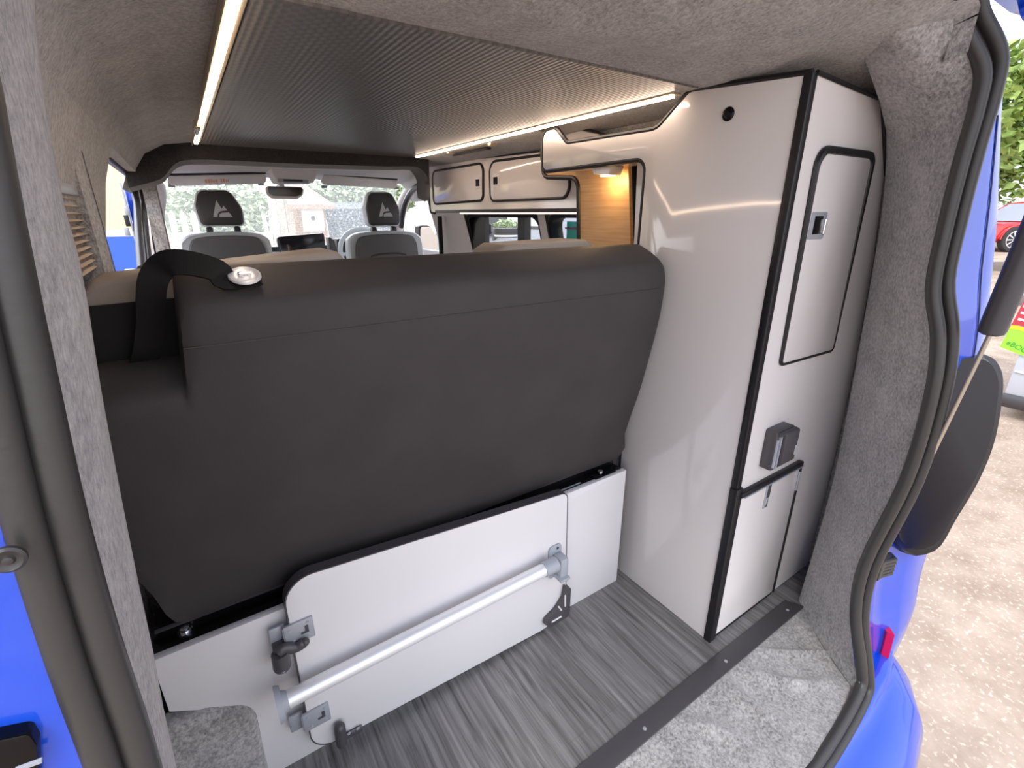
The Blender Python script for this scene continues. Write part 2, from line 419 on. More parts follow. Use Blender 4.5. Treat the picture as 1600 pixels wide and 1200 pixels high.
fl = MB(); fl.box(-1.20, .56, -.085, 2.5, -.03, 0); struct(fl.build('floor', M['floor']))
fl = MB(); fl.box(-1.20, .56, 2.5, 4.3, -.06, -.005); struct(fl.build('floor_cab', M['dash']))

# carpeted sill behind the floor rail, with soft wrinkles running to the bumper
m = MB(); rows = []
for i in range(29):
    t = i/28; y = -.072 - t*.235; row = []
    for k in range(241):
        x = -1.13 + (1.49-.20*t**2.5)*k/240
        w = 0
        for (xa, xs, amp) in ((.02, .030, .010), (.13, .022, .010), (-.12, .03, .008), (-.30, .03, .006), (.24, .02, .006)):
            xs *= .7; c = xa + .20*t - .05*math.sin(t*4+xa*9)
            w += 1.9*amp*math.exp(-((x-c)/xs)**2)*math.sin(PI*min(1, t*1.25))
        row.append((x, y, -.012*t - .010*math.sin(PI*t) + w - (.012 if i == 0 else 0)))
    rows.append(row)
m.loft(rows); m.loft([[(-1.13, -.072, -.06), (.37, -.072, -.06)], [(-1.13, -.307, -.06), (.15, -.307, -.06)]])
struct(m.build('floor_sill', M['carpet'], angle=80))

# cab door panels below the windows
m = MB(); m.box(-1.30, -1.24, 2.3, 2.95, -.06, .82, .01); struct(m.build('wall_cab_left', M['palepillar']))
m = MB(); m.box(.70, .76, 2.6, 4.2, -.06, .82, .01); struct(m.build('wall_cab_right', M['palepillar']))
fl = MB(); fl.box(-1.30, -1.19, 2.3, 4.3, -.06, -.005); fl.box(.55, .76, 2.5, 4.3, -.06, -.005); struct(fl.build('floor_cab_edge', M['dash']))

# rail that closes the vinyl floor
m = MB(); m.prism(onz([(-1.12, -.086), (.342, -.086), (.318, -.040), (-1.12, -.040)], 0), (0, 0, .005), bev=.0015)
rail = tag(m.build('floor_rail', M['dplastic']), 'dark metal threshold strip closing the vinyl floor at the tailgate', 'trim strip')
for x in (.285, -.02, -.33, -.64):
    b = MB(); b.lathe((x, -.066, .0045), (0, 0, 1), [(0, .0045), (.0015, .0045), (.0022, .002)], 12); b.build('screw', M['steel'], rail)

# --- tailgate opening: two rubber seal beads and the carpeted pillars
SEALPX = [(1508, 0), (1505, 40), (1535, 105), (1527, 165), (1503, 250), (1478, 350), (1458, 450), (1466, 530), (1455, 620), (1416, 750), (1352, 880), (1337, 960), (1346, 1040)]
XS = [.165, .172, .198, .20, .20, .20, .20, .205, .205, .205, .20, .20, .20]
sealR = [U('x', x, *p) for p, x in zip(SEALPX, XS)]
corner = [U('z', -.006, 1340, 1085)]
sill_seal = [U('z', -.022, 1270, 1200), Vector((-.40, -.312, -.03)), Vector((-.90, -.312, -.03)), Vector((-1.04, -.305, -.02))]
sealL = [Vector((-1.092, -.293, .08)), Vector((-1.095, -.27, .35)), Vector((-1.087, -.245, .60)), Vector((-1.077, -.230, .779)), Vector((-1.076, -.220, .877)), Vector((-1.073, -.213, .959)), Vector((-1.068, -.206, 1.03)), Vector((-1.063, -.201, 1.092)), Vector((-1.056, -.196, 1.16)), Vector((-1.045, -.188, 1.25)), Vector((-.99, -.178, 1.36)), Vector((-.92, -.172, 1.42))]
top_seal = [Vector((-.45, -.165, 1.435)), Vector((-.05, -.168, 1.43))]
ring = smooth(sealR + corner + sill_seal + sealL + top_seal + [sealR[0]], 5)[:-1]
cc = Vector((-.45, -.25, .7))
def off(ring, d, dy):
    out = []
    for p in ring:
        q = Vector((p.x-cc.x, 0, p.z-cc.z)); out.append(p + q.normalized()*d + Vector((0, dy, 0)))
    return out
m = MB()
rad = [.0125 if p.x > -.9 else .0090 for p in ring]; m.tube(ring, rad, 10, closed=True)                      # inner bead
struct(m.build('trim_seal_inner', M['rubber'], angle=70))
m = MB()
wid = .030
outer = off(ring, wid, -.012)
outer = [p if p.x > -.95 else q + (p-q)*.50 for p, q in zip(outer, ring)]
m.tube(outer, [.0115 if p.x > -.9 else .0085 for p in outer], 10, closed=True)
m.loft([[(a*.75+b*.25)+Vector((0, .004, 0)) for a, b in zip(ring, outer)] + [(ring[0]*.75+outer[0]*.25)+Vector((0, .004, 0))],
        [(a*.25+b*.75)+Vector((0, .004, 0)) for a, b in zip(ring, outer)] + [(ring[0]*.25+outer[0]*.75)+Vector((0, .004, 0))]])
struct(m.build('trim_seal_outer', M['rubber'], angle=70))

# right pillar: carpet from the bead to the edge in front of the cupboard
edgeR = [U('y', -.02, 1384, 150), U('y', -.025, 1392, 210), U('y', -.03, 1384, 330), U('y', -.04, 1352, 520), U('y', -.05, 1318, 700), U('y', -.06, 1294, 800), U('y', -.075, 1250, 948)]
edgeR[-1].z = -.01
edgeR = smooth(edgeR, 4)
def at_z(path, z):
    best = min(range(len(path)-1), key=lambda i: 0 if (path[i].z-z)*(path[i+1].z-z) <= 0 else min(abs(path[i].z-z), abs(path[i+1].z-z)))
    a, b = path[best], path[best+1]; t = 0 if abs(b.z-a.z) < 1e-6 else max(0, min(1, (z-a.z)/(b.z-a.z)))
    return a+(b-a)*t
srt = smooth(sealR + [corner[0]+Vector((.004, 0, -.008))], 4)
m = MB(); rows = []
for i in range(33):
    z = 1.455 - i*(1.467/32); s_ = at_z(srt, z); e_ = at_z(edgeR, min(z, edgeR[0].z))
    wx = prof_x(TOPP[5:]+RIGHT, z) if z < 1.36 else .3
    wx = max(wx, e_.x+.03)
    row = []
    for k in range(9):
        t = k/8; p = s_.lerp(e_, t); bulge = .004*math.sin(PI*t); lean = max(0, (z-1.24)/.14)**2*.12*min(1, t*2.2); p = p + Vector((-bulge-lean, bulge*.6, 0)); p.z = z; row.append(p)
    row += [Vector((e_.x+.012, e_.y+.012, z)), Vector((min(wx+.03, e_.x+.10), e_.y+.022, z)), Vector((e_.x+.02, s_.y+.09, z)), Vector((s_.x+.02, s_.y+.01, z))]
    rows.append(row)
m.loft(rows, closed=True, cap=True)
struct(m.build('pillar_right', M['carpet'], angle=50))

# left pillar
edgeL = smooth([U('y', -.05, 50, -60), U('y', -.05, 55, 0), U('y', -.05, 62, 100), U('y', -.05, 100, 320), U('y', -.05, 130, 430), U('y', -.05, 160, 620), U('y', -.05, 210, 880), U('y', -.06, 240, 1020), U('y', -.06, 265, 1150), Vector((-1.12, -.07, .25)), Vector((-1.125, -.075, -.01))], 4)
sl = smooth(sealL[::-1], 4)
m = MB(); rows = []
for i in range(41):
    z = 1.40 - i*(1.412/40); s_ = at_z(sl, z); e_ = at_z(edgeL, min(z, edgeL[0].z))
    row = []
    for k in range(9):
        t = k/8; p = s_.lerp(e_, t); p.x += .004*math.sin(PI*t); p.z = z; row.append(p)
    row += [Vector((e_.x-.012, e_.y+.012, z)), Vector((-1.22, e_.y+.012, z)), Vector((-1.22, s_.y+.02, z)), Vector((s_.x-.02, s_.y, z))]
    rows.append(row)
m.loft(rows, closed=True, cap=True)
struct(m.build('pillar_left', M['carpet'], angle=50))

# carpeted rear pillar between the blind and the side door, and the pillar behind the cab
m = MB()
cp = [(U('x', -1.10, 160, 237)), (U('x', -1.105, 157, 330)), (U('x', -1.105, 163, 365)), (U('x', -1.105, 166, 418))]
yC = cp[1].y
m.loft([[Vector((-1.115-.0, .56, z)), Vector((-1.105, .60, z)), Vector((-1.104, yC-.03, z)), Vector((-1.115, yC, z)), Vector((-1.26, yC+.02, z)), Vector((-1.26, .56, z))] for z in (.02, .6, .9, 1.02, 1.15, 1.24)], closed=True, cap=True)
struct(m.build('pillar_middle', M['carpet'], angle=50))
m = MB()
m.loft([[Vector((x0, 1.95, z)), Vector((x1, 1.93, z)), Vector((x1+.003, 2.05, z)), Vector((x0, 2.12, z))] for z, x0, x1 in ((.02, -1.12, -1.055), (.9, -1.095, -1.048), (1.0, -1.092, -1.046), (1.22, -1.088, -1.043), (1.27, -1.088, -1.03))], closed=True, cap=True)
struct(m.build('pillar_front', M['carpet'], angle=50))

# ribbed roof panel between the light strips
zP = 1.360
m = MB(); m.box(-.868, -.018, .225, 1.80, zP-.002, zP+.012); roofp = struct(m.build('ceiling_panel', M['roofpanel']))
# dark carpeted roof beam behind the cab
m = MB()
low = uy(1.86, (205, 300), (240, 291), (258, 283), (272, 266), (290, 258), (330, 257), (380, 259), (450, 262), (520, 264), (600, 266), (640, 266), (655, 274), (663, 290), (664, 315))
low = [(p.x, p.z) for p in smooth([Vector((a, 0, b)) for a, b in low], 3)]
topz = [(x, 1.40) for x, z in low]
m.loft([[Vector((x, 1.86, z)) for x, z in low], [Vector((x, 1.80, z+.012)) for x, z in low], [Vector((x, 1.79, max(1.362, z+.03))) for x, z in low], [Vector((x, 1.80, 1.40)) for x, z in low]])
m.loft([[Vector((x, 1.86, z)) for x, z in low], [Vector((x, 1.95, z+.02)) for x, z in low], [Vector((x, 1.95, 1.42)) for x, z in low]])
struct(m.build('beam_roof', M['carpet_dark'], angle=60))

# LED strips at both sides of the roof panel
def led(name, x, y0, y1, label, side):
    t = thing(name, (x, (y0+y1)/2, zP), label, 'light strip', 'light strips along the roof panel')
    a = MB(); a.box(x-.014, x+.014, y0-.01, y1+.01, zP-.0045, zP+.004, .001)
    
    if side < 0: a.box(x-.0145, x-.0125, y0-.01, y1+.01, zP-.014, zP-.003)
    a.build('channel', M['ledchannel'], t)
    a = MB(); a.box(x-.006, x+.006, y0, y1, zP-.0095, zP-.0050, .0015); a.build('diffuser', M['gravel_led'], t)
    return t
led('led_strip', -.885, .10, 1.735, 'glowing warm white light strip along the left edge of the ribbed ceiling panel', -1)
led('led_strip', -.024, .285, 1.72, 'glowing warm white light strip above the wall cupboards on the right', 1)
# cable clip at the front end of the left strip
m = MB(); q = U('z', 1.352, 306, 203); m.box(q.x-.008, q.x+.008, q.y-.13, q.y+.02, 1.342, 1.366, .003); m.tube([q+Vector((0, -.12, -.006)), q+Vector((0, 0, -.012))], .0045, 8)
tag(m.build('cable_clip', M['ledchannel']), 'small metal clip at the front end of the left light strip', 'clip')

# window frames, glass and the rubber trims of the side door
def frame(name, x, pts2, r, material, w, parent=None):
    pass
m = MB()
d0 = [U('x', -1.122, 166, 242), U('x', -1.122, 190, 262), U('x', -1.122, 205, 280), U('x', -1.122, 213, 310), U('x', -1.122, 216, 360), U('x', -1.122, 221, 420)]
d0 = smooth(d0, 5); m.tube(d0, .012, 10)
d1 = [p+Vector((.020, .06, .004)) for p in d0]; m.tube(d1, .010, 10)
struct(m.build('trim_side_door', M['rubber'], angle=70))
for k, (y0, y1) in enumerate(((.90, 1.34), (1.42, 2.14))):
    w = MB()
    out = rpoly([(y0-.012, .78), (y1+.012, .78), (y1+.012, 1.104), (y0-.012, 1.104)], .06); inn = rpoly([(y0+.012, .81), (y1-.014, .81), (y1-.014, 1.088), (y0+.012, 1.088)], .05)
    def P3(p, dx): return Vector((prof_x(RIGHT, p[1])+dx, p[0], p[1]))
    w.loft([[P3(p, .03) for p in out], [P3(p, -.012) for p in out], [P3(p, -.012) for p in inn], [P3(p, .05) for p in inn]], closed=True)
    if k == 1: ya, yb = U('x', .49, 823, 365).y, U('x', .49, 812, 365).y; w.box(P3((1.78, 1.0), .0).x-.01, P3((1.78, 1.0), 0).x+.03, ya, yb, .80, 1.10); yc = U('x', .50, 761, 365).y; w.box(P3((2.2, 1.0), .0).x-.0, P3((2.2, 1.0), 0).x+.03, yc, 2.13, .80, 1.10)
    fr = struct(w.build('window_%d' % (k+1), M['black'], angle=50))
    g = MB(); g.loft([[P3((y0, z), .03), P3((y1, z), .03)] for z in (.8, .95, 1.1)]); g.build('pane', M['glass'], fr)
# pale lining panel around the right hand windows
w = MB()
def lining(y0, y1, z0, z1): w.loft([[Vector((prof_x(RIGHT, z)-.014, y0, z)), Vector((prof_x(RIGHT, z)-.014, y1, z))] for z in (z0, (z0+z1)/2, z1)])
lining(.3, .885, .45, 1.19); lining(1.352, 1.408, .45, 1.19); lining(2.15, 2.61, .45, 1.19); lining(.3, 2.61, 1.105, 1.19); lining(.3, 2.61, .45, .78)
struct(w.build('panel_right', M['palepillar']))

# ================================================================== THE BENCH SEAT
bench = thing('bench_seat', (-.60, .60, 0), 'wide charcoal leather bench seat seen from behind on a white base', 'seat')
YB = .305
arch = uy(YB, (262, 1128), (345, 1107), (378, 1117), (396, 1152), (408, 1205))
m = MB()
outl = rpoly([(-1.172, .403), (-1.172, arch[0][1]+.02), (arch[1][0]-.02, arch[1][1]+.012), (arch[3][0]+.012, arch[2][1]+.01), (arch[3][0]+.006, 0), (-.043, 0), (-.043, .403)], [0, 0, .03, .05, 0, 0, .002])
m.prism(ony(outl, YB), (0, .016, 0), bev=.0012)
m.build('base_panel', M['whitematt'], bench)
m = MB(); m.tube([Vector((p[0], YB-.001, p[1])) for p in outl if p[0] < -1.02 and p[1] < .39 and p[0] > -1.17], .003, 6); m.build('edge_trim', M['dplastic'], bench)
# black steel deck between panel and backrest
m = MB(); m.box(-1.172, -.045, YB+.004, .44, .385, .4025, .002); m.box(-1.172, -.05, .352, .362, .40, .425, .001)
m.box(-.55, -.49, YB+.012, .36, .4025, .4065, .001); m.box(-.66, -.60, YB+.012, .36, .4025, .4065, .001); m.box(-.155, -.075, YB+.01, .352, .4025, .4055, .001)
m.build('top_plate', M['gloss_black'], bench)
for xa, xb in ((-.47, -.20), (-.60, -.55)):
    m = MB(); m.box(xa, xb, .326, .330, .4025, .4038); m.build('slide_slot', M['steel'], bench)
for px in ((288, 981), (938, 736)):
    q = U('z', .412, *px); b = MB()
    b.lathe((q.x, q.y, .4025), (0, 0, 1), [(0, .0125), (.003, .0125), (.003, .0085), (.011, .008), (.013, .005)], 14); b.build('bolt', M['chrome'], bench)
for px in ((463, 918), (938, 746)):
    q = U('z', .4045, *px); b = MB(); b.lathe((q.x, q.y, .4025), (0, 0, 1), [(0, .003), (.0015, .003)], 10); b.build('rivet', M['chrome'], bench)
q = U('z', .415, 275, 972); b = MB(); b.lathe((q.x, q.y, .4025), (0, 0, 1), [(0, .0022), (.03, .0022)], 8); b.build('stud', M['chrome'], bench)

# backrest: one leather body, with the upper left corner cut away
RP = [(.357, .418), (.346, .43), (.316, .55), (.286, .66), (.265, .76), (.250, .84), (.243, .90), (.241, .95), (.246, .985), (.258, 1.003), (.29, 1.022), (.325, 1.036)]
def rear_y(z):
    for (ya, za), (yb, zb) in zip(RP[1:], RP[2:]):
        if za <= z <= zb: return ya+(yb-ya)*(z-za)/(zb-za)
    return RP[1][0]
FR = [(.345, 1.036), (.352, 1.02), (.355, .9), (.372, .7), (.40, .5), (.41, .43), (.40, .418)]
sec = [Vector((0, a, b)) for a, b in RP]
sec = smooth(sec, 3)
CUT = .872
FRONT = [Vector((0, a, b)) for a, b in FR]
def low_pt(p, is_front):
    """the same section with its top cut down to the height of the notch"""
    if is_front: return Vector((0, p.y, p.z)) if p.z < CUT+.034 else Vector((0, .360, CUT+.034 - .01*(1.04-p.z)))
    if p.z < CUT: return p.copy()
    t = min(1, (p.z-CUT)/(1.036-CUT))
    return Vector((0, rear_y(CUT)+(.358-rear_y(CUT))*t, CUT+.036*math.sin(min(1, t*1.3)*PI/2)))
xl_top = U('y', .25, 262, 440).x; xl_low = U('y', .258, 290, 612).x
def left_edge(z): return xl_low if z < CUT+.015 else xl_top + (xl_low-xl_top)*max(0, min(1, (1.02-z)/(1.005-CUT)))**1.6
full = [(p, False) for p in sec] + [(p, True) for p in FRONT]
m = MB(); rows = []
def srow(x, ins, low, follow):
    out = []
    for p, fr in full:
        q = low_pt(p, fr) if low else p
        xx = x + (left_edge(p.z)-xl_low if follow else 0)
        k = ins if (not follow or p.z > CUT+.02) else 0
        dy = k*(.5 if q.y < .33 else -.5); dz = -k if q.z > (CUT+.01 if low else .95) else (k if q.z < .45 else 0)
        out.append(Vector((xx, q.y+dy, q.z+dz)))
    return out
for x, ins in ((-1.172, .014), (-1.164, .005), (-1.15, 0), (-1.10, 0)): rows.append(srow(x + 0, ins, True, False))
for x, ins, low in ((-.006, .0, True), (0, .004, True), (.004, .010, False), (.012, .003, False), (.025, 0, False)): rows.append(srow(xl_low+x, ins if not low else 0, low, not low))
rows += [srow(-.95+.9*k/16, 0, False, False) for k in range(17)]
for x, ins in ((-.042, .003), (-.034, .008), (-.030, .016)): rows.append(srow(x, ins, False, False))
for r in rows:
    for p in r:
        if p.x < -1.10: p.x = max(p.x, -1.172 + max(0, (.62-p.z))*.21 + (p.x+1.172))      # lower outer corner slopes in
m.loft(rows, closed=True, cap=True)
m.build('backrest', M['leather'], bench, angle=50)
# stitched seam below the top edge, piping along the bottom edge
m = MB(); m.tube([Vector((x, .2415, .938)) for x in (-1.02, -.7, -.4, -.06)], .0016, 6); m.tube([Vector((x, .352, .421)) for x in (-1.165, -.8, -.4, -.035)], .004, 6)
m.build('piping', M['leather_seam'], bench)
# front cushions whose tops show behind
def cushion(x0, x1, zt, y0=.362, y1=.47):
    b = MB(); b.box(x0, x1, y0, y1, .52, zt, .018, 4); return b.build('back_cushion', M['tan'], bench, angle=60)
c0 = U('y', .45, 128, 432).x
m = MB(); pts = rpoly([(c0, .52), (c0, 1.0), (c0+.02, 1.024), (U('y', .45, 508, 392).x, 1.050), (U('y', .45, 520, 400).x, 1.035), (U('y', .45, 520, 400).x, .52)], [.01, .01, .02, .02, .02, .01])
m.prism(ony(pts, .362), (0, .11, 0), bev=.010, seg=3); m.build('back_cushion', M['tan'], bench, angle=50)
m = MB(); pts = rpoly([(U('y', .45, 742, 395).x, .52), (U('y', .45, 742, 395).x, 1.030), (U('y', .45, 760, 388).x, 1.046), (U('y', .45, 880, 378).x, 1.05), (U('y', .45, 900, 383).x, 1.03), (U('y', .45, 900, 383).x, .52)], [.01, .02, .02, .02, .02, .01])
m.prism(ony(pts, .362), (0, .11, 0), bev=.010, seg=3); m.build('back_cushion', M['tan'], bench, angle=50)
# black sheet painting the shaded rear of the cushion behind the cut corner
m = MB(); m.prism(ony(rpoly([(c0-.015, .60), (c0-.015, .988), (-.96, .992), (-.96, .60)], .004), .352), (0, .012, 0)); m.build('shade_board', M['webbing'], bench)
m = MB(); m.box(-1.15, -.05, .42, .95, .41, .53, .03, 4); m.build('seat_cushion', M['leather'], bench)
m = MB(); m.box(-1.15, -.06, .33, .92, .012, .386, .004); m.build('base_frame', M['gloss_black'], bench)
# webbing loop with a turn-lock eyelet
eye = U('y', .268, 383, 436); print('eye', eye)
EN = Vector((0, -.50, 1)).normalized()
path = [eye+Vector((.020, 0, .0005)), eye+EN*.0005, eye+Vector((-.026, -.003, .0015)), U('y', .262, 340, 423), U('y', .268, 300, 412), U('y', .275, 268, 410), U('y', .285, 250, 420), U('y', .29, 239, 440), U('y', .30, 236, 470), U('y', .315, 235, 510), U('y', .325, 230, 550), U('y', .335, 222, 575)]
path = smooth(path, 4)
m = MB(); rows = []
for i, p in enumerate(path):
    t = i/(len(path)-1)
    a = path[max(i-1, 0)]; b = path[min(i+1, len(path)-1)]; d = (b-a).normalized()
    nrm = EN.lerp(Vector((.3, -1, .25)), min(1, t/.42))
    w = d.cross(nrm).normalized()*(.017); q = d.cross(w).normalized()*.0018
    rows.append([p+w+q, p-w+q, p-w-q, p+w-q])
m.loft(rows, closed=True, cap=True)
strap = m.build('strap', M['webbing'], bench, angle=50)
b = MB(); b.lathe(eye+EN*.0045, EN, [(0, .0215), (.003, .021), (.004, .018), (.0025, .016), (.0028, .009), (.004, .008)], 28); b.build('eyelet', M['alu'], strap)
b = MB(); b.lathe(eye+EN*.006, EN, [(0, .0085), (.002, .008), (.0025, .006)], 16); b.box(eye.x-.0085, eye.x+.0085, eye.y-.007, eye.y-.003, eye.z+.006, eye.z+.011, .001); b.build('turn_button', M['chrome'], strap)

# ================================================================== WHEEL ARCH
m = MB()
ax1 = arch[3][0]; zt = arch[1][1]
pr2 = rpoly([(-1.205, -.005), (-1.205, zt+.034), (arch[1][0]-.02, zt+.018), (ax1+.014, arch[2][1]+.012), (ax1+.010, -.005)], [0, 0, .03, .05, 0])
m.prism(ony(pr2, .330), (0, -.045, 0), bev=.012, seg=3)
tag(m.build('wheel_arch', M['carpet'], angle=60), 'grey carpeted wheel arch hump at the left foot of the bench base', 'wheel arch', kind='structure')

# ================================================================== FOLDING TABLE stowed against the bench
YT = .276
table = thing('folding_table', (-.6, YT, .0), 'white folding table top with a metal leg stowed upright against the bench', 'table')
tp = uy(YT, (440, 912), (887, 770), (883, 966), (491, 1176))
tp = rpoly(tp, [.05, .02, .085, .05], 8)
m = MB(); m.prism(ony(tp, YT), (0, .024, 0), bev=.002); m.build('tabletop', M['whitematt'], table)
m = MB()
for a in (0,): m.tube([Vector((p[0], YT+.012, p[1])) for p in tp], .0128, 8, closed=True, flat=(Vector((0, 1, 0)), 1))
m.bm.free(); m = MB()
cx_ = sum(p[0] for p in tp)/len(tp); cz_ = sum(p[1] for p in tp)/len(tp)
def grow(poly, d):
    n = len(poly); out = []
    for i in range(n):
        a = Vector(poly[i-1]); b = Vector(poly[i]); c = Vector(poly[(i+1) % n])
        t = (c-a).normalized(); nn = Vector((t.y, -t.x))
        if nn.dot(b-Vector((cx_, cz_))) < 0: nn = -nn
        out.append(tuple(b+nn*d))
    return out
def band(poly, y0, y1, d, m):
    """edge band round a board lying in a y plane"""
    g = grow(poly, d)
    m.loft([ony(g, y0), ony(g, y1), ony(poly, y1), ony(poly, y0), ony(g, y0)], closed=True)
band(tp, YT+.0006, YT+.0245, .0022, m); m.build('edge_band', M['dplastic'], table)
# the two hook plates on the left edge
for c in ((455, 990), (483, 1124)):
    q = U('y', YT, *c); b = MB()
    sx = .040
    b.box(q.x-.012, q.x+sx, YT-.006, YT+.0, q.z-.024, q.z+.024, .0015)
    b.box(q.x-.036, q.x-.008, YT+.008, YT+.014, q.z-.024, q.z+.020, .003); b.box(q.x-.014, q.x-.008, YT-.004, YT+.012, q.z-.020, q.z+.020, .001)
    pl = b.build('hook_plate', M['steel'], table)
    b = MB(); b.prism(ony([(q.x+.016, q.z-.006), (q.x+.030, q.z-.006), (q.x+.030, q.z+.010), (q.x+.024, q.z+.010), (q.x+.024, q.z-.002), (q.x+.016, q.z-.002)], YT-.0075), (0, .002, 0)); b.build('slot', M['dplastic'], pl)
    for dx, dz in ((-.002, .012), (.002, -.015), (.030, .016), (.030, -.016)):
        b = MB(); b.lathe((q.x+dx, YT-.006, q.z+dz), (0, -1, 0), [(0, .0032), (.0012, .0028)], 10); b.build('screw', M['gplastic'], pl)
# leg: aluminium tube lying across the board
A = U('y', YT-.035, 436, 1100); B_ = U('y', YT-.035, 858, 886)
dirv = (B_-A).normalized()
b = MB(); b.tube([A, B_], .0165, 18); leg = b.build('leg', M['alu'], table)
b = MB(); b.tube([A-dirv*.004, A+dirv*.006], [.034, .030], 20); b.tube([A+dirv*.005, A+dirv*.016], [.022, .017], 16); b.build('foot', M['gplastic'], leg)
b = MB(); b.tube([B_-dirv*.018, B_+dirv*.022], .0195, 16); q = U('y', YT, 866, 877)
b.prism(ony(rpoly([(q.x-.022, q.z-.048), (q.x+.020, q.z-.048), (q.x+.020, q.z+.055), (q.x-.022, q.z+.055)], .012), YT-.005), (0, .005, 0), bev=.001)
b.box(q.x-.016, q.x+.016, YT-.05, YT-.004, q.z-.030, q.z-.022, .002); b.box(q.x-.010, q.x+.018, YT-.04, YT-.004, q.z-.026, q.z+.032, .006)
sock = b.build('leg_socket', M['gplastic'], table)
b = MB(); b.lathe((q.x+.006, YT-.005, q.z+.044), (0, -1, 0), [(0, .004), (.001, .004)], 12); b.build('screw_hole', M['dplastic'], sock)

# catches that hold the table: lever, turn knob, corner bracket (each fixed to the bench)
b = MB(); pL = [U('y', YT-.012, 441, 1040), U('y', YT-.012, 437, 1020), U('y', YT-.012, 445, 1013), U('y', YT-.014, 462, 1012), U('y', YT-.016, 477, 1003)]
b.tube([pL[0], pL[1]], [.016, .015], 14); b.tube(smooth([pL[1], pL[2], pL[3], pL[4]], 4), [.012]*4+[.011]*4+[.010]*4+[.007], 12, flat=(Vector((0, 1, 0)), .8)); b.ball(pL[0], .016, .012, .016); b.ball(pL[4], .008, .008, .008)
b.box(pL[1].x-.010, pL[1].x+.012, YT-.01, YB, pL[1].z-.004, pL[1].z+.010, .003)
lv = b.build('catch_lever', M['dplastic'], bench)
b = MB(); b.lathe(pL[0]+Vector((0, -.011, 0)), (0, -1, 0), [(0, .006), (.002, .005)], 12); b.build('screw', M['steel'], lv)
b = MB(); k0 = U('y', YT-.015, 531, 1137); k1 = U('y', YT-.015, 534, 1160)
b.tube([k0, k0.lerp(k1, .5), k1], [.0115, .012, .0115], 14); b.ball(k0, .0115, .0115, .0115); b.ball(k1, .0115, .0115, .0115)
p0, p1 = U('y', YT-.004, 538, 1152), U('y', YT-.004, 566, 1137); b.tube([p0, p1], .009, 10, flat=(Vector((0, 1, 0)), .35))
b.box(p0.x-.01, p1.x, YT-.004, YB, p0.z-.008, p0.z+.0, .002)
kn = b.build('turn_knob', M['dplastic'], bench)
for px in ((545, 1146), (559, 1138)):
    q = U('y', YT-.008, *px); b = MB(); b.lathe(q, (0, -1, 0), [(0, .004), (.0015, .0035)], 10); b.build('screw', M['steel'], kn)
b = MB(); cpx = uy(YT-.010, (883, 914), (890, 920), (889, 958), (886, 963), (858, 979), (850, 975), (852, 968), (868, 952), (879, 934))
b.prism(ony(cpx, YT-.014), (0, .012, 0), bev=.002); gg = uy(YT-.010, (884, 914), (890, 920), (889, 958), (858, 979), (850, 975))
b.box(gg[2][0]-.004, gg[2][0]+.002, YT-.012, YB, gg[2][1]-.0, gg[1][1], .001)
cb = b.build('corner_bracket', M['dplastic'], bench)
for a_, c_ in (((862, 972), (877, 963)), ((883, 930), (883, 947)), ((873, 948), (877, 953))):
    b = MB(); b.tube([U('y', YT-.0145, *a_), U('y', YT-.0145, *c_)], .0024, 8); b.build('slot', M['whitematt'], cb)

# ================================================================== TALL CUPBOARD at the tailgate
cup = thing('tall_cupboard', (.15, .2, 0), 'tall glossy white cupboard with black edging beside the tailgate on the right', 'cupboard')
side = [(0, 0), (.385, 0), (.385, 1.236)] + []
prof = ux(0, (1085, 137), (1066, 150), (1042, 190), (1026, 200), (897, 225), (884, 222), (877, 208), (866, 201), (848, 203), (847, 268))
pts = [(0.002, 0), (.371, 0), (.371, 1.236), (prof[9][0], 1.234), (prof[8][0], 1.350), (prof[7][0]-.005, 1.350), (prof[5][0]-.004, 1.303), (prof[3][0], 1.299), (prof[0][0]+.012, 1.364), (.002, 1.346)]
rr = [0, 0, .03, .022, .03, .03, .03, .05, .03, 0]
sp = rpoly(pts, rr, 7)
m = MB(); m.prism(onx(sp, 0), (.016, 0, 0), bev=.0008); m.build('side_panel', M['white'], cup)
# black edging along the free edges of the side panel
i0 = min(range(len(sp)), key=lambda i: (Vector(sp[i])-Vector((.371, 0))).length)
edge = sp[i0:]
m = MB(); m.tube([Vector((.005, a, b)) for a, b in edge], .0070, 8, flat=(Vector((1, 0, 0)), .95)); m.build('edge_trim', M['black'], cup)
# rear face
rf = [(.004, .004), (.004, 1.344), (.294, 1.330), (.40, 1.19), (.455, 1.0), (.505, .75), (.535, .40), (.535, .004)]
m = MB(); m.prism(ony(rf, 0), (0, .016, 0)); m.build('rear_panel', M['white'], cup)
# wide black corner post, and the thicker edging of the lower door
m = MB(); m.box(-.0035, .0165, -.004, .0135, .47, 1.347, .003); m.box(-.006, .021, -.008, .013, .002, .485, .003); m.box(-.002, .31, -.003, .002, .001, .010, .001)
m.build('corner_post', M['black'], cup)
m = MB(); m.tube([Vector((.012, -.003, 1.347)), Vector((.294, -.003, 1.333)), Vector((.302, -.002, 1.325)), Vector((.405, -.002, 1.19))], .004, 6); m.build('top_trim', M['black'], cup)
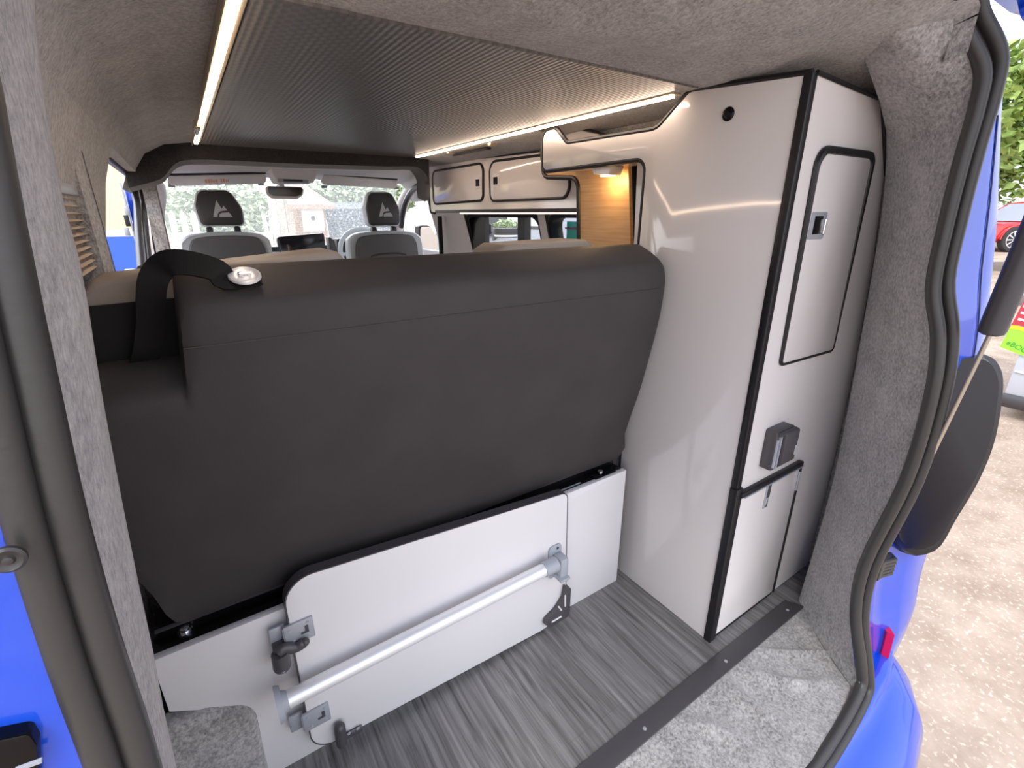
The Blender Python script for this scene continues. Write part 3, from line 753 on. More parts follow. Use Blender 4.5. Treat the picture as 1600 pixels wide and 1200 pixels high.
# upper door
d = [(U('y', 0, *p).x, U('y', 0, *p).z) for p in ((1281, 232), (1361, 235), (1357, 262), (1300, 546), (1216, 569))]
ud = rpoly([(.071, 1.230), (.308, 1.231), (.334, .778), (.086, .783)], [.035, .025, .012, .012])
m = MB(); m.prism(ony(ud, -.006), (0, .008, 0), bev=.0015)
door = m.build('door', M['white'], cup)
m = MB(); m.tube([Vector((a, -.004, b-.004*max(0, min(1, (b-1.15)/.06)))) for a, b in ud], [.0042+.0042*max(0, min(1, (b-1.15)/.07)) for a, b in ud], 8, closed=True); m.build('door_trim', M['black'], door)
q = U('y', -.006, 1276, 352); m = MB(); fr_ = rpoly([(q.x-.030, q.z-.028), (q.x+.034, q.z-.028), (q.x+.034, q.z+.026), (q.x-.030, q.z+.026)], .005)
m.prism(ony(fr_, -.0085), (0, .004, 0), bev=.001); lt = m.build('latch', M['steel'], door)
m = MB(); m.box(q.x-.018, q.x+.016, -.0095, -.006, q.z-.018, q.z+.018, .001); m.build('latch_recess', M['gloss_black'], lt)
m = MB(); m.tube([Vector((q.x+.016, -.0105, q.z-.018)), Vector((q.x+.026, -.0105, q.z-.018)), Vector((q.x+.026, -.0105, q.z+.012))], .0022, 6); m.build('latch_rim', M['chrome'], lt)
# mains inlet with its hinged flap
p0 = U('y', 0, 1186, 730); p1 = U('y', 0, 1225, 655); p2 = U('y', -.035, 1205, 733)
bx0, bx1, bz0, bz1 = .086, .166, p0.z+.002, .622
m = MB(); m.box(bx0, bx1, -.030, .001, bz0, bz1, .005); ib = m.build('inlet_box', M['dplastic'], cup)
m = MB(); m.prism(onx([(-.031, bz0+.004), (-.044, bz0+.020), (-.044, bz1-.004), (-.031, bz1)], bx0+.016), (bx1-bx0-.018, 0, 0), bev=.004); fp = m.build('inlet_flap', M['dplastic'], ib)
m = MB(); m.box(bx0+.002, bx0+.007, -.0325, -.029, bz0+.01, bz1-.02); m.box(bx0+.010, bx0+.014, -.0355, -.029, bz0+.006, bz1-.012); m.build('inlet_rib', M['gplastic'], ib)
m = MB(); m.tube([Vector((bx1-.012, -.0445, bz0+.035)), Vector((bx1-.012, -.0445, bz0+.060))], .002, 6); m.build('flap_catch', M['gplastic'], fp)
m = MB(); m.tube([Vector((bx0+.004, -.034, bz1-.006)), Vector((bx1-.006, -.034, bz1-.006))], .005, 8); m.build('flap_hinge', M['dplastic'], ib)
# lower door
ld = [(.021, .012), (.021, .458), (.306, .455), (.314, .012)]
m = MB(); m.prism(ony(rpoly(ld, .003), -.004), (0, .006, 0), bev=.001); door2 = m.build('door', M['white'], cup)
m = MB(); m.tube([Vector((.314, -.003, .012)), Vector((.3085, -.003, .440)), Vector((.300, -.004, .463)), Vector((.29, -.005, .466))], .0055, 8); m.box(.010, .300, -.014, .001, .459, .473, .003); m.build('door_trim', M['black'], door2)
m = MB(); m.box(.020, .30, -.0165, -.012, .4575, .4605, .0008); m.build('trim_line', M['steel'], door2)
q = U('y', -.004, 1198, 773); m = MB(); m.box(q.x-.010, q.x+.012, -.0065, -.003, q.z-.040, q.z+.036, .002); l2 = m.build('latch', M['steel'], door2)
m = MB(); m.box(q.x-.004, q.x+.010, -.0072, -.006, q.z-.008, q.z+.032); m.build('latch_recess', M['dplastic'], l2)
m = MB(); m.prism(ony([(q.x-.004, q.z-.034), (q.x+.006, q.z-.034), (q.x+.002, q.z-.012)], -.008), (0, .002, 0)); m.build('latch_tongue', M['chrome'], l2)
m = MB(); m.box(.303, .309, -.009, -.004, .375, .435, .0015); m.build('hinge', M['steel'], door2)
# lower side kick board behind, cupboard back
m = MB(); m.box(.02, .43, .39, .405, 0, 1.30); m.build('inner_board', M['white'], cup)
# camera-like round button on the side panel
q = U('x', -.003, 1137, 178); m = MB(); m.lathe((0.001, q.y, q.z), (-1, 0, 0), [(0, .0135), (.003, .0135), (.005, .011), (.0035, .009), (.004, .006), (.006, .005)], 24); bt = m.build('push_button', M['gloss_black'], cup)

# inner wooden panel seen through the opening, its black edging, slats at the right
XI = .13
def lu(*px): return ux(XI, *px)
ip = lu((848, 252), (853, 277), (892, 277), (906, 292), (906, 420), (986, 420), (981, 230), (848, 230))
m = MB(); ipr = rpoly(ip, [0, .03, .0, .035, 0, 0, 0, 0]); m.prism(onx(ipr, XI), (.014, 0, 0)); m.build('wood_panel', M['wood'], cup)
m = MB(); vis = [p for p in rpoly(lu((848, 215), (849, 276), (893, 277), (905, 289), (905, 470)), [0, .03, .035, .035, 0])]
m.tube([Vector((XI, a, b)) for a, b in rpoly(lu((847, 235), (850, 277), (904, 278), (905, 470)), [0, .03, .04, 0])], .008, 8); m.build('edge_trim', M['black'], cup)
zb = U('x', XI, 850, 276).z
m = MB(); m.prism(onx(lu((878, 203), (905, 204), (925, 208), (950, 212), (960, 240), (848, 240), (848, 203)), XI+.002), (.012, 0, 0)); m.build('top_rail', M['white'], cup)
m = MB(); m.tube(smooth([U('x', XI, *p) for p in ((872, 200), (890, 200), (912, 202), (930, 206), (948, 212))], 4), .004, 8); m.build('edge_trim', M['black'], cup)
x2 = .05
m = MB(); w1 = ux(x2, (996, 250), (1010, 250), (1004, 400), (990, 400)); m.prism(onx(w1, x2), (.012, 0, 0)); w2 = ux(.03, (1002, 250), (1012, 250), (1006, 400), (996, 400)); m.prism(onx(w2, .03), (.010, 0, 0)); m.build('door_runner', M['white'], cup)
m = MB(); m.box(.25, .262, .40, .80, .5, 1.30); m.build('shade_board', M['black'], cup)  # black sheet that paints the shade of the recess behind the opening
m = MB(); q = U('x', .12, 892, 276); m.box(.004, XI, prof[9][0]-.45+.06, prof[9][0]-.012, 1.236, 1.240); m.build('shelf', M['white'], cup)
# little spot lamp under the beam
q = U('x', .085, 950, 262)
lamp = thing('spot_lamp', (q.x, q.y, 1.236), 'small warm spot lamp glowing under the white beam of the cupboard', 'lamp')
m = MB(); m.prism(onx([(q.y-.040, 1.2355), (q.y+.045, 1.2355), (q.y+.035, 1.218), (q.y-.030, 1.212)], q.x-.025), (.05, 0, 0), bev=.003); m.build('housing', M['alu'], lamp)
m = MB(); m.box(q.x-.012, q.x+.012, q.y-.02, q.y+.018, 1.2105, 1.2145); m.build('lens', M['lampglow'], lamp)

# ================================================================== OVERHEAD CUPBOARD
XO = .20
oh = thing('overhead_cupboard', (.27, 1.45, 1.11), 'low white overhead cupboard with two black edged doors above the right windows', 'cupboard')
fo = ux(XO, (668, 256), (672, 332), (905, 331), (905, 231))
f_ = [(fo[0][0], fo[0][1]-.006), (fo[1][0], 1.112), (.80, 1.112), (.80, 1.318)]
m = MB(); m.prism(onx([(f_[0][0], 1.362), (f_[1][0], 1.1125), (.83, 1.1125), (.83, 1.322)], XO), (.014, 0, 0)); m.build('front_panel', M['white'], oh)
m = MB(); m.box(XO+.014, .44, .80, f_[0][0], 1.1125, 1.125); m.box(XO+.014, .42, f_[0][0]-.014, f_[0][0], 1.125, 1.27); m.build('carcass', M['white'], oh)
m = MB(); m.tube([Vector((XO, f_[0][0]-.002, 1.36)), Vector((XO, f_[0][0], 1.13)), Vector((XO, f_[0][0]-.012, 1.112)), Vector((XO, f_[0][0]-.06, 1.109))], .006, 8)
m.box(XO-.004, XO+.03, .81, f_[0][0]-.07, 1.112, 1.126, .002); m.tube([Vector((XO-.002, .82, 1.321)), Vector((XO-.002, f_[0][0], 1.363))], .0035, 6); m.build('edge_trim', M['black'], oh)
m = MB(); m.box(XO-.002, XO+.012, .82, f_[0][0]-.36, 1.1055, 1.1115); m.build('light_strip', mat('under_cupboard_led', (.9, .8, .75), .5, emit=((1, .78, .66), 3.0)), oh)
def odoor(c, r, latch):
    p2 = rpoly(ux(XO, *c), r, 6)
    b = MB(); b.prism(onx(p2, XO-.006), (.007, 0, 0), bev=.001); dr = b.build('door', M['white'], oh)
    b = MB(); b.tube([Vector((XO-.004, a, z)) for a, z in p2], .0058, 8, closed=True); b.build('door_trim', M['black'], dr)
    a, z = ux(XO-.006, latch)[0]
    b = MB(); b.box(XO-.0085, XO-.005, a-.026, a+.026, z-.025, z+.025, .002); l = b.build('latch', M['whitematt'], dr)
    b = MB(); b.box(XO-.0095, XO-.006, a-.017, a+.017, z-.014, z+.016); b.build('latch_recess', M['gloss_black'], l)
odoor(((677, 268), (756, 255), (756, 313), (679, 319)), [.04, .035, .03, .03], (747, 286))
odoor(((766, 253), (893, 237), (890, 309), (768, 314)), [.05, .03, .04, .03], (775, 283))
# carpeted cove between the light strip and the cupboard
m = MB(); m.loft([[Vector((x, y, z)) for x, z in ((-.016, 1.361), (.02, 1.356), (.10, 1.350), (.20, 1.346-.01*(2.1-y)), (.30, 1.33))] for y in (.84, 1.2, 1.6, 2.1)]); m.loft([[Vector((x, y, z)) for x, z in ((.17, 1.352), (.24, 1.30), (.30, 1.20), (.30, 1.0))] for y in (.30, .82)]); struct(m.build('trim_cove', M['carpet'], angle=60))
# swivelling strip lamp fixed to the cove
q0, q1 = U('x', .035, 703, 236), U('x', .035, 768, 223)
sw = thing('reading_lamp', ((q0+q1)/2), 'slim brass coloured strip lamp on the carpeted edge above the overhead cupboard', 'lamp')
m = MB(); m.tube([q0, q1], .010, 10, flat=(Vector((0, 0, 1)), .7)); m.build('bar', M['ledchannel'], sw)
for q in (q0, q1):
    m = MB(); m.box(q.x-.012, q.x+.018, q.y-.012, q.y+.012, q.z-.012, q.z+.022, .003); m.build('end_bracket', M['ledchannel'], sw)
m = MB(); a, b = U('x', .07, 710, 242), U('x', .07, 764, 231); m.tube([a, b], .011, 8, flat=(Vector((0, 0, 1)), .6)); m.build('lamp_body', M['dplastic'], sw)

# ================================================================== PLEATED BLIND in the left rear window
bl = thing('pleated_blind', (-1.13, .62, 1.0), 'ivory pleated window blind folded in a stack at the left rear window', 'blind')
b0 = U('x', -1.122, 128, 308); b1 = U('x', -1.122, 128, 440)
m = MB(); rows = []
n = 11
for i in range(n*2+1):
    z = b0.z + (b1.z-b0.z)*i/(n*2); x = -1.122 if i % 2 else -1.142
    rows.append([Vector((x, b0.y+.004*(i % 2), z)), Vector((x, b0.y-.12, z)), Vector((x, b0.y-.30, z))])
m.loft(rows); m.loft([[Vector((-1.15, b0.y, z)), Vector((-1.15, b0.y-.3, z))] for z in (b0.z, b1.z)])
m.build('pleats', M['tooth'], bl, angle=20)
m = MB(); m.box(-1.150, -1.120, b0.y-.30, b0.y, b0.z, b0.z+.016, .002); m.build('head_rail', M['steel'], bl)

# ================================================================== THE CAB
YH = 3.0
def cab_seat(cx, y, zt, cz, w, label):
    """front seat: backrest with pale bolsters, grey centre, headrest on two posts"""
    t = thing('cab_seat', (cx, y, .25), label, 'seat', 'front cab seats')
    m = MB(); rows = []
    prof2 = [(-1, .55), (-1.0, zt-.10), (-.90, zt-.035), (-.70, zt-.010), (-.35, zt), (0, zt+.004), (.35, zt), (.70, zt-.010), (.90, zt-.035), (1.0, zt-.10), (1, .55)]
    P = smooth([Vector((cx+a*w, 0, z)) for a, z in prof2], 3)
    def at(y, k): return [Vector((cx+(p.x-cx)*k, y, p.z if k == 1 else p.z-(1-k)*.16)) for p in P]
    m.loft([at(y+.02, .90), at(y+.008, .96), at(y+.02, 1.0), at(y+.09, 1.0), at(y+.12, .96)], closed=True, cap=True)
    m.build('backrest', M['seat_pale'], t, angle=60)
    m = MB(); P2 = smooth([Vector((cx+a*w, 0, z)) for a, z in ((-.83, .55), (-.84, zt-.16), (-.78, zt-.065), (-.6, zt-.030), (0, zt-.020), (.6, zt-.030), (.78, zt-.065), (.84, zt-.16), (.83, .55))], 3)
    m.loft([[Vector((p.x, y+.012, p.z)) for p in P2], [Vector((cx+(p.x-cx)*.97, y-.006, p.z-.006)) for p in P2]], closed=True, cap=True)
    pn = m.build('back_panel', M['seat_dark'], t, angle=50)
    m = MB(); P3 = smooth([Vector((cx+a*w, y-.008, z)) for a, z in ((-.48, .6), (-.47, zt-.20), (-.40, zt-.165), (0, zt-.155), (.40, zt-.165), (.47, zt-.20), (.48, .6))], 3)
    m.tube(P3, .006, 6); m.build('map_pocket', M['head_dark'], pn)
    # headrest
    hz0, hz1 = zt+.035, cz
    m = MB(); R_ = rpoly([(cx-.118, hz0), (cx-.130, (hz0+hz1)/2+.01), (cx-.098, hz1), (cx+.070, hz1), (cx+.122, (hz0+hz1)/2), (cx+.118, hz0)], [.03, .1, .05, .05, .1, .03], 5)
    def rg(y, k): 
        zc = (hz0+hz1)/2; return [Vector((cx+(a-cx)*k, y, zc+(b-zc)*k)) for a, b in R_]
    m.loft([rg(y+.02, .80), rg(y+.028, 1.0), rg(y+.06, 1.04), rg(y+.12, 1.0), rg(y+.145, .8)], closed=True, cap=True)
    m.build('headrest', M['seat_pale'], t, angle=60)
    m = MB(); m.loft([rg(y+.030, .97), rg(y+.010, .93), rg(y+.002, .80)], closed=True, cap=True); hp = m.build('headrest_back', M['head_dark'], t, angle=60)
    # embroidered twin-peak emblem over a bent line
    s = .062; ex, ez = cx-.004, (hz0+hz1)/2-.012
    for poly in ([(-.66, -.6), (-.14, .95), (.12, .30), (.20, .14), (.38, .44), (.64, .02), (.05, -.06), (-.20, -.26), (-.30, -.6)], [(-.12, -.62), (-.10, -.38), (.10, -.24), (.74, -.17), (1.0, -.62)]):
        b = MB(); b.prism(ony([(ex+a*s, ez+c*s) for a, c in poly], y-.0012), (0, .005, 0)); b.build('emblem', M['logo'], hp)
    for dx in (-.075, .075):
        b = MB(); b.tube([Vector((cx+dx, y+.06, zt-.02)), Vector((cx+dx, y+.06, hz0+.02))], .012, 10); b.box(cx+dx-.018, cx+dx+.018, y+.035, y+.09, zt-.03, zt+.028, .006); b.build('headrest_post', M['dash'], t)
    m = MB(); m.box(cx-w*.9, cx+w*.9, y+.10, y+.60, .32, .50, .06, 4); m.build('seat_cushion', M['seat_dark'], t)
    m = MB(); m.box(cx-.2, cx+.2, y+.05, y+.55, -.005, .32, .02); m.build('pedestal', M['dash'], t)
    return t
sL = U('y', YH, 354, 364); sR = U('y', YH, 605, 363)
cab_seat(sL.x-.008, YH, sL.z+.005, U('y', YH, 350, 297).z, (U('y', YH, 431, 400).x-U('y', YH, 288, 400).x)/2, 'grey front passenger seat on the left with an emblem on its headrest')
cab_seat(sR.x-.004, YH, sR.z+.008, U('y', YH, 603, 300).z, (U('y', YH, 662, 390).x-U('y', YH, 545, 390).x)/2, 'grey driver seat on the right behind the steering wheel')

# cab roof lining, pillars, windscreen
m = MB(); rows = []
xl, xr = -1.10, .62
for y in (1.955, 2.4, 2.9, 3.3, 3.5):
    d = (y-2.0)
    zc = 1.385 - max(0, y-2.9)*.06
    rows.append([Vector((xl-.05, y, 1.20)), Vector((xl, y, 1.30)), Vector((xl+.10, y, zc-.012)), Vector((-.3, y, zc)), Vector((xr-.15, y, zc-.01)), Vector((xr-.02, y, 1.32)), Vector((xr+.05, y, 1.20))])
m.loft([smooth(r, 4) for r in rows]); struct(m.build('ceiling_cab', M['pale'], angle=60))
def post(name, pts, r, material):
    m = MB(); m.tube(smooth(pts, 4), r, 10); return struct(m.build(name, material, angle=60))
post('pillar_windscreen_left', [Vector((-1.13, 3.30, 1.36)), U('y', 3.45, 246, 292), U('y', 3.7, 245, 340), U('y', 4.0, 246, 395), U('y', 4.2, 246, 440)], .045, M['palepillar'])
post('pillar_windscreen_right', [Vector((.62, 3.2, 1.37)), U('y', 3.35, 656, 283), U('y', 3.6, 632, 312), U('y', 3.9, 622, 350), U('y', 4.2, 618, 395)], .05, M['palepillar'])
m = MB(); a, b = U('y', 3.36, 640, 312), U('y', 3.36, 664, 286)
m.tube(smooth([U('y', 3.6, 627, 355), U('y', 3.5, 631, 325), U('y', 3.3, 641, 302), U('y', 3.0, 654, 290), U('y', 2.7, 672, 286)], 4), .022, 8); struct(m.build('trim_quarter_window', M['rubber']))
m = MB(); g0, g1 = 3.45, 4.25
m.loft([[Vector((x, g0, 1.385)) for x in (-1.05, -.3, .55)], [Vector((x, g1, .80)) for x in (-1.18, -.3, .72)]]); struct(m.build('window_3', M['windscreen']))
# nose of the van below the glass keeps the light out of the footwell
m = MB(); m.box(-1.25, .75, 4.15, 4.30, -.06, .84); struct(m.build('wall_front', M['dash']))

dashb = thing('dashboard', (-.3, 4.0, 0), 'black dashboard under the windscreen', 'dashboard')
m = MB(); zd = U('y', 3.9, 300, 412).z
m.loft([[Vector((x, 3.55, .50)), Vector((x, 3.62, .74)), Vector((x, 3.80, .80)), Vector((x, 4.20, .80)), Vector((x, 4.25, .5))] for x in (-1.15, -.6, -.3, .1, .60)], closed=False); m.build('body', M['dash'], dashb, angle=50)
q0, q1 = U('y', 3.55, 434, 369), U('y', 3.55, 511, 400)
m = MB(); pz = rpoly([(q0.x, q1.z-.12), (q0.x-.01, q0.z-.004), (q1.x, q0.z+.016), (q1.x, q1.z-.12)], [.01, .025, .015, .01])
m.prism(ony(pz, 3.55), (0, .05, 0), bev=.006); sc = m.build('display', M['screenglass'], dashb)
m = MB(); a0 = U('y', 3.57, 513, 370); a1 = U('y', 3.57, 522, 400); m.prism(ony(rpoly([(a0.x, a1.z-.1), (a0.x, a0.z+.01), (a1.x+.02, a0.z-.03), (a1.x+.05, a1.z-.1)], [.01, .01, .02, .01]), 3.57), (0, .10, 0), bev=.006); m.build('display_housing', M['dplastic'], dashb)
i0 = U('y', 3.62, 552, 372); i1 = U('y', 3.62, 600, 400)
m = MB(); m.box(U('y', 3.62, 527, 380).x, i1.x+.15, 3.62, 3.75, i1.z-.1, i0.z, .015); m.build('instrument_hood', M['dash'], dashb)
c = U('y', 3.42, 569, 394); c = Vector((c.x+.02, c.y, c.z-.01))
wheel = thing('steering_wheel', c, 'pale grey steering wheel partly hidden behind the driver seat', 'steering wheel')
rw = .205
m = MB(); m.tube([c+Vector((rw*math.cos(2*PI*k/32), rw*.42*math.sin(2*PI*k/32), rw*.9*math.sin(2*PI*k/32))) for k in range(32)], .019, 8, closed=True); m.build('rim', M['seat_pale'], wheel)
m = MB(); m.ball(c+Vector((0, .02, 0)), .07, .03, .06); m.build('hub', M['dash'], wheel)
for a in (0, PI, -PI/2):
    m = MB(); m.tube([c, c+Vector((rw*math.cos(a), rw*.42*math.sin(a), rw*.9*math.sin(a)))], [.02, .014], 8, flat=(Vector((0, 1, 0)), .5)); m.build('spoke', M['seat_pale'], wheel)

# sun visors, roof console with the dark mirror
def visor(px, label, txt):
    y = 3.22; P = uy(y, *px); t = thing('sun_visor', (sum(p[0] for p in P)/4, y, P[3][1]), label, 'sun visor', 'sun visors at the windscreen')
    m = MB(); m.prism(ony(rpoly(P, [.01, .015, .03, .03]), y), (0, .025, 0), bev=.008, seg=3); m.build('board', M['pale'], t)
    m = MB(); a, b = Vector((P[0][0], y+.012, P[0][1]+.008)), Vector((P[1][0], y+.012, P[1][1]+.008)); m.tube([a, b], .007, 8); m.build('hinge_rod', M['dash'], t)
    if txt:
        a = U('y', y-.002, 321, 286); b = U('y', y-.002, 357, 281); m = MB(); rnd = random.Random(5); x = a.x
        while x < b.x:
            w = rnd.uniform(.006, .014)
            if rnd.random() > .15: m.box(x, x+w, y-.0022, y+.001, a.z+(x-a.x)*.08, a.z+.022*rnd.uniform(.6, 1)+(x-a.x)*.08)
            x += w+.004
        m.build('warning_print', M['orange'], t)
    for px_ in ((268, 289), (408, 287)) if txt else ((507, 291), (620, 293)):
        q = U('y', y, *px_); m = MB(); m.box(q.x-.018, q.x+.018, y+.002, y+.028, q.z-.012, q.z+.006, .004); m.build('clip', M['gplastic'], t)
visor(((262, 275), (416, 272), (417, 287), (262, 291)), 'pale left sun visor with faint orange print above the windscreen', True)
visor(((506, 273), (622, 282), (620, 295), (500, 288)), 'plain pale right sun visor above the driver seat', False)
con = U('y', 3.05, 447, 280)
rc = thing('roof_console', con, 'pale roof console with dark slot above the windscreen centre', 'console')
m = MB(); P = uy(3.05, (420, 262), (500, 263), (490, 286), (432, 286)); m.prism(ony(rpoly(P, .02), 3.05), (0, .18, 0), bev=.012, seg=3); m.build('body', M['pale'], rc)
m = MB(); P = uy(3.047, (443, 280), (473, 281), (473, 284), (443, 283)); m.prism(ony(P, 3.046), (0, .004, 0)); m.build('slot', M['dash'], rc)
m = MB(); P = uy(3.047, (434, 279), (482, 281), (482, 286), (434, 285)); m.prism(ony(rpoly(P, .004), 3.0475), (0, .004, 0)); m.build('light_strip_frame', M['gplastic'], rc)
mr = U('y', 2.95, 446, 300)
mi = thing('rear_view_mirror', mr, 'wide dark rear view mirror below the roof console', 'mirror')
P = rpoly(uy(2.95, (415, 290), (476, 292), (474, 305), (465, 311), (426, 310), (417, 304)), [.02, .02, .03, .03, .03, .03]); m = MB(); m.prism(ony(P, 2.955), (0, .04, 0), bev=.010, seg=3); m.build('housing', M['pale'], mi)
P = rpoly(uy(2.95, (418, 292), (473, 293), (471, 304), (463, 307), (427, 306), (420, 302)), .012); m = MB(); m.prism(ony(P, 2.95), (0, .008, 0)); m.build('glass', M['screenglass'], mi)
m = MB(); m.tube([Vector((mr.x, 2.98, mr.z)), Vector((mr.x, 3.10, mr.z+.08))], .016, 8); m.build('stalk', M['pale'], mi)
# seat belt and door pillar at the left, belt slot at the right
m = MB(); m.tube(smooth([U('y', 2.3, 243, 340), U('y', 2.3, 246, 375), U('y', 2.32, 252, 405), U('y', 2.35, 262, 440)], 4), .02, 6, flat=(Vector((0, 1, 0)), .12)); tag(m.build('seat_belt', M['webbing']), 'dark seat belt strap hanging beside the left front pillar', 'seat belt')
m = MB(); m.tube([U('x', .40, 687, 338), U('x', .40, 690, 400)], .016, 6); tag(m.build('seat_belt', M['webbing']), 'dark vertical belt strap beside the pale right pillar under the cupboard', 'seat belt')
# door mirror outside the driver's window
q = U('x', .82, 670, 374)
dm = thing('door_mirror', q, 'door mirror outside the driver window reflecting green trees', 'mirror')
P = rpoly(uy(q.y, (655, 352), (672, 352), (685, 372), (684, 396), (656, 396)), [.03, .05, .06, .04, .03])
m = MB(); m.prism(ony(P, q.y), (0, .12, 0), bev=.02, seg=3); m.build('housing', M['dash'], dm)
m = MB(); P2 = [(p[0]*.9+q.x*.1, p[1]*.9+q.z*.1) for p in P]; m.prism(ony(P2, q.y-.004), (0, .006, 0)); m.build('glass', M['mirrorglass'], dm)
m = MB(); m.tube([Vector((q.x-.02, q.y+.06, q.z-.08)), Vector((.62, q.y+.1, q.z-.12))], .03, 8); m.build('arm', M['dash'], dm)

# ================================================================== VAN BODY OUTSIDE THE OPENING
van = thing('van_body', (-.3, 0, FZ), 'bright blue painted van bodywork around the open tailgate', 'van')
# right rear quarter: from the seal out to the side of the van
m = MB(); rows = []
QP = [(1580, 20, .46), (1566, 130, .48), (1561, 300, .50), (1550, 430, .52), (1535, 550, .54), (1500, 700, .55), (1447, 870, .55), (1437, 905, .55), (1428, 955, .55), (1408, 1000, .55), (1398, 1018, .55)]
outp = smooth([U('x', x, a, b) for a, b, x in QP], 4)
so = sorted([p for p in outer if p.x > .05 and p.z > -.03], key=lambda p: -p.z)
for i in range(40):
    z = 1.42 - i*(1.66/39)
    a = at_z(so, min(max(z, so[-1].z), so[0].z)).copy(); b = at_z(outp, max(min(z, outp[0].z), outp[-1].z)).copy()
    a.z = b.z = z
    if z < .01: a.x += .02
    p1 = a + Vector((.004, -.006, 0)); p2 = a.lerp(b, .35)+Vector((-.012, .028, 0)); p3 = a.lerp(b, .55)+Vector((-.006, .030, 0)); p4 = a.lerp(b, .66)+Vector((.0, .006, 0)); p5 = a.lerp(b, .9)+Vector((0, -.002, 0))
    rows.append([p1+Vector((-.02, .03, 0)), p1, p2, p3, p4, p5, b, b+Vector((.03, .05, 0)), b+Vector((.05, .20, 0)), Vector((b.x+.055, .85, z))])
m.loft(rows); m.build('right_side', M['blue'], van, angle=50)
m = MB(); seam = [r[4].lerp(r[5], .35)+Vector((-.002, -.002, 0)) for r in rows if .72 < r[4].z < 1.3]; m.tube(seam, .0016, 6); m.build('panel_seam', mat('dark_blue_gap', (.002, .02, .14), .4), van)
# left rear quarter
m = MB(); rows = []
lo = sorted([p for p in outer if p.x < -.98 and p.z > .0], key=lambda p: -p.z)
for i in range(24):
    z = 1.40 - i*(1.44/23); a = at_z(lo, min(max(z, lo[-1].z), lo[0].z)).copy(); a.z = z
    rows.append([a+Vector((.014, .03, 0)), a+Vector((.002, -.004, 0)), a+Vector((-.06, -.006, 0)), a+Vector((-.14, -.002, 0)), a+Vector((-.22, .02, 0)), a+Vector((-.26, .09, 0)), Vector((a.x-.27, .9, z))])
m.loft(rows); m.build('left_side', M['blue'], van, angle=50)
a_left = -.236
yl = -.236
yl = a_left; q = U('y', yl, 14, 872); m = MB(); m.lathe((q.x, q.y-.0, q.z), (0, -1, 0), [(0, .0068), (.002, .0068), (.003, .0055), (.002, .0042), (.0017, .0027), (.003, .002), (.0034, .0007)], 24); m.build('rubber_grommet', M['rubber'], van)
P = uy(yl, (-60, 1155), (50, 1132), (62, 1150), (66, 1210), (66, 1260), (-60, 1260)); m = MB(); m.prism(ony(rpoly(P, .004), yl-.006), (0, .02, 0), bev=.0015); bx = m.build('lamp_socket', M['gloss_black'], van)
m = MB(); m.tube([U('y', yl-.006, 25, 1202), U('y', yl-.006, 66, 1187)], .0016, 6); m.build('socket_rim', M['steel'], bx)
# black corner housing that bulges outside the seal
P = [(1470, 560), (1500, 549), (1532, 551), (1550, 566), (1557, 600), (1545, 680), (1520, 745), (1485, 805), (1450, 857), (1395, 848), (1380, 700)]
P = [(p.x, p.y) for p in smooth([Vector((a, b, 0)) for a, b in P+P[:1]], 4)][:-1]
P3 = [U('x', .40 + .17*max(0, (px-1400)/155), px, py) for px, py in P]
m = MB(); P3s = P3
inn_ = [U('x', .36+.10*max(0, (a-1400)/155), a*.93+1440*.07, b*.94+700*.06)+Vector((0, -.012, 0)) for a, b in P]
back = [p+Vector((.05, .10, 0)) for p in P3]
m.loft([back, P3s, [p.lerp(q, .22)+Vector((-.004, -.012, 0)) for p, q in zip(P3s, inn_)]], closed=True); 
m2 = [p.lerp(q, .22)+Vector((-.004, -.012, 0)) for p, q in zip(P3s, inn_)]
m.loft([m2, [p.lerp(q, .45)+Vector((0, .004, 0)) for p, q in zip(P3s, inn_)], inn_], closed=True); m.face([m.v(p) for p in inn_])
m.build('corner_lamp_housing', M['blackplastic'], van, angle=60)
# small ribbed rubber buffer, red reflector
q = U('x', .285, 1391, 884)
m = MB()
for k in range(5): m.tube([q+Vector((-.05, .012, .020-.010*k)), q+Vector((.004, -.004, .020-.010*k)), q+Vector((.016, .012, .020-.010*k))], .0058, 8)
m.box(q.x-.05, q.x+.008, q.y+.002, q.y+.03, q.z-.026, q.z+.026, .004); m.build('rubber_buffer', M['rubber'], van)
P = [(1386, 988), (1398, 992), (1388, 1030), (1376, 1026)]
m = MB(); m.prism([U('x', .40, *p) for p in P], (.02, .02, 0)); m.build('reflector', M['redlens'], van)
# rear bumper
m = MB(); rows = []
BX = [(-1.32, .30, 0), (-1.2, .06, 0), (-1.0, 0, 0), (-.5, -.02, 0), (0, 0, 0), (.18, .015, 0), (.34, .045, 0), (.44, .10, 0), (.50, .17, 0), (.545, .28, 0), (.57, .6, 0)]
for x, dy, _ in BX:
    rows.append([Vector((x, (-.25 if x > .17 else -.322)+dy*.3, -.05)), Vector((x, -.322+dy*.4, -.045)), Vector((x, -.345+dy*.6, -.058)), Vector((x, -.40+dy*.9, -.075)), Vector((x, -.445+dy, -.115)), Vector((x, -.46+dy, -.20)), Vector((x, -.45+dy, -.34)), Vector((x, -.40+dy, -.42))])
m.loft([smooth(r, 3) for r in rows]); m.build('rear_bumper', M['blue'], van, angle=60)
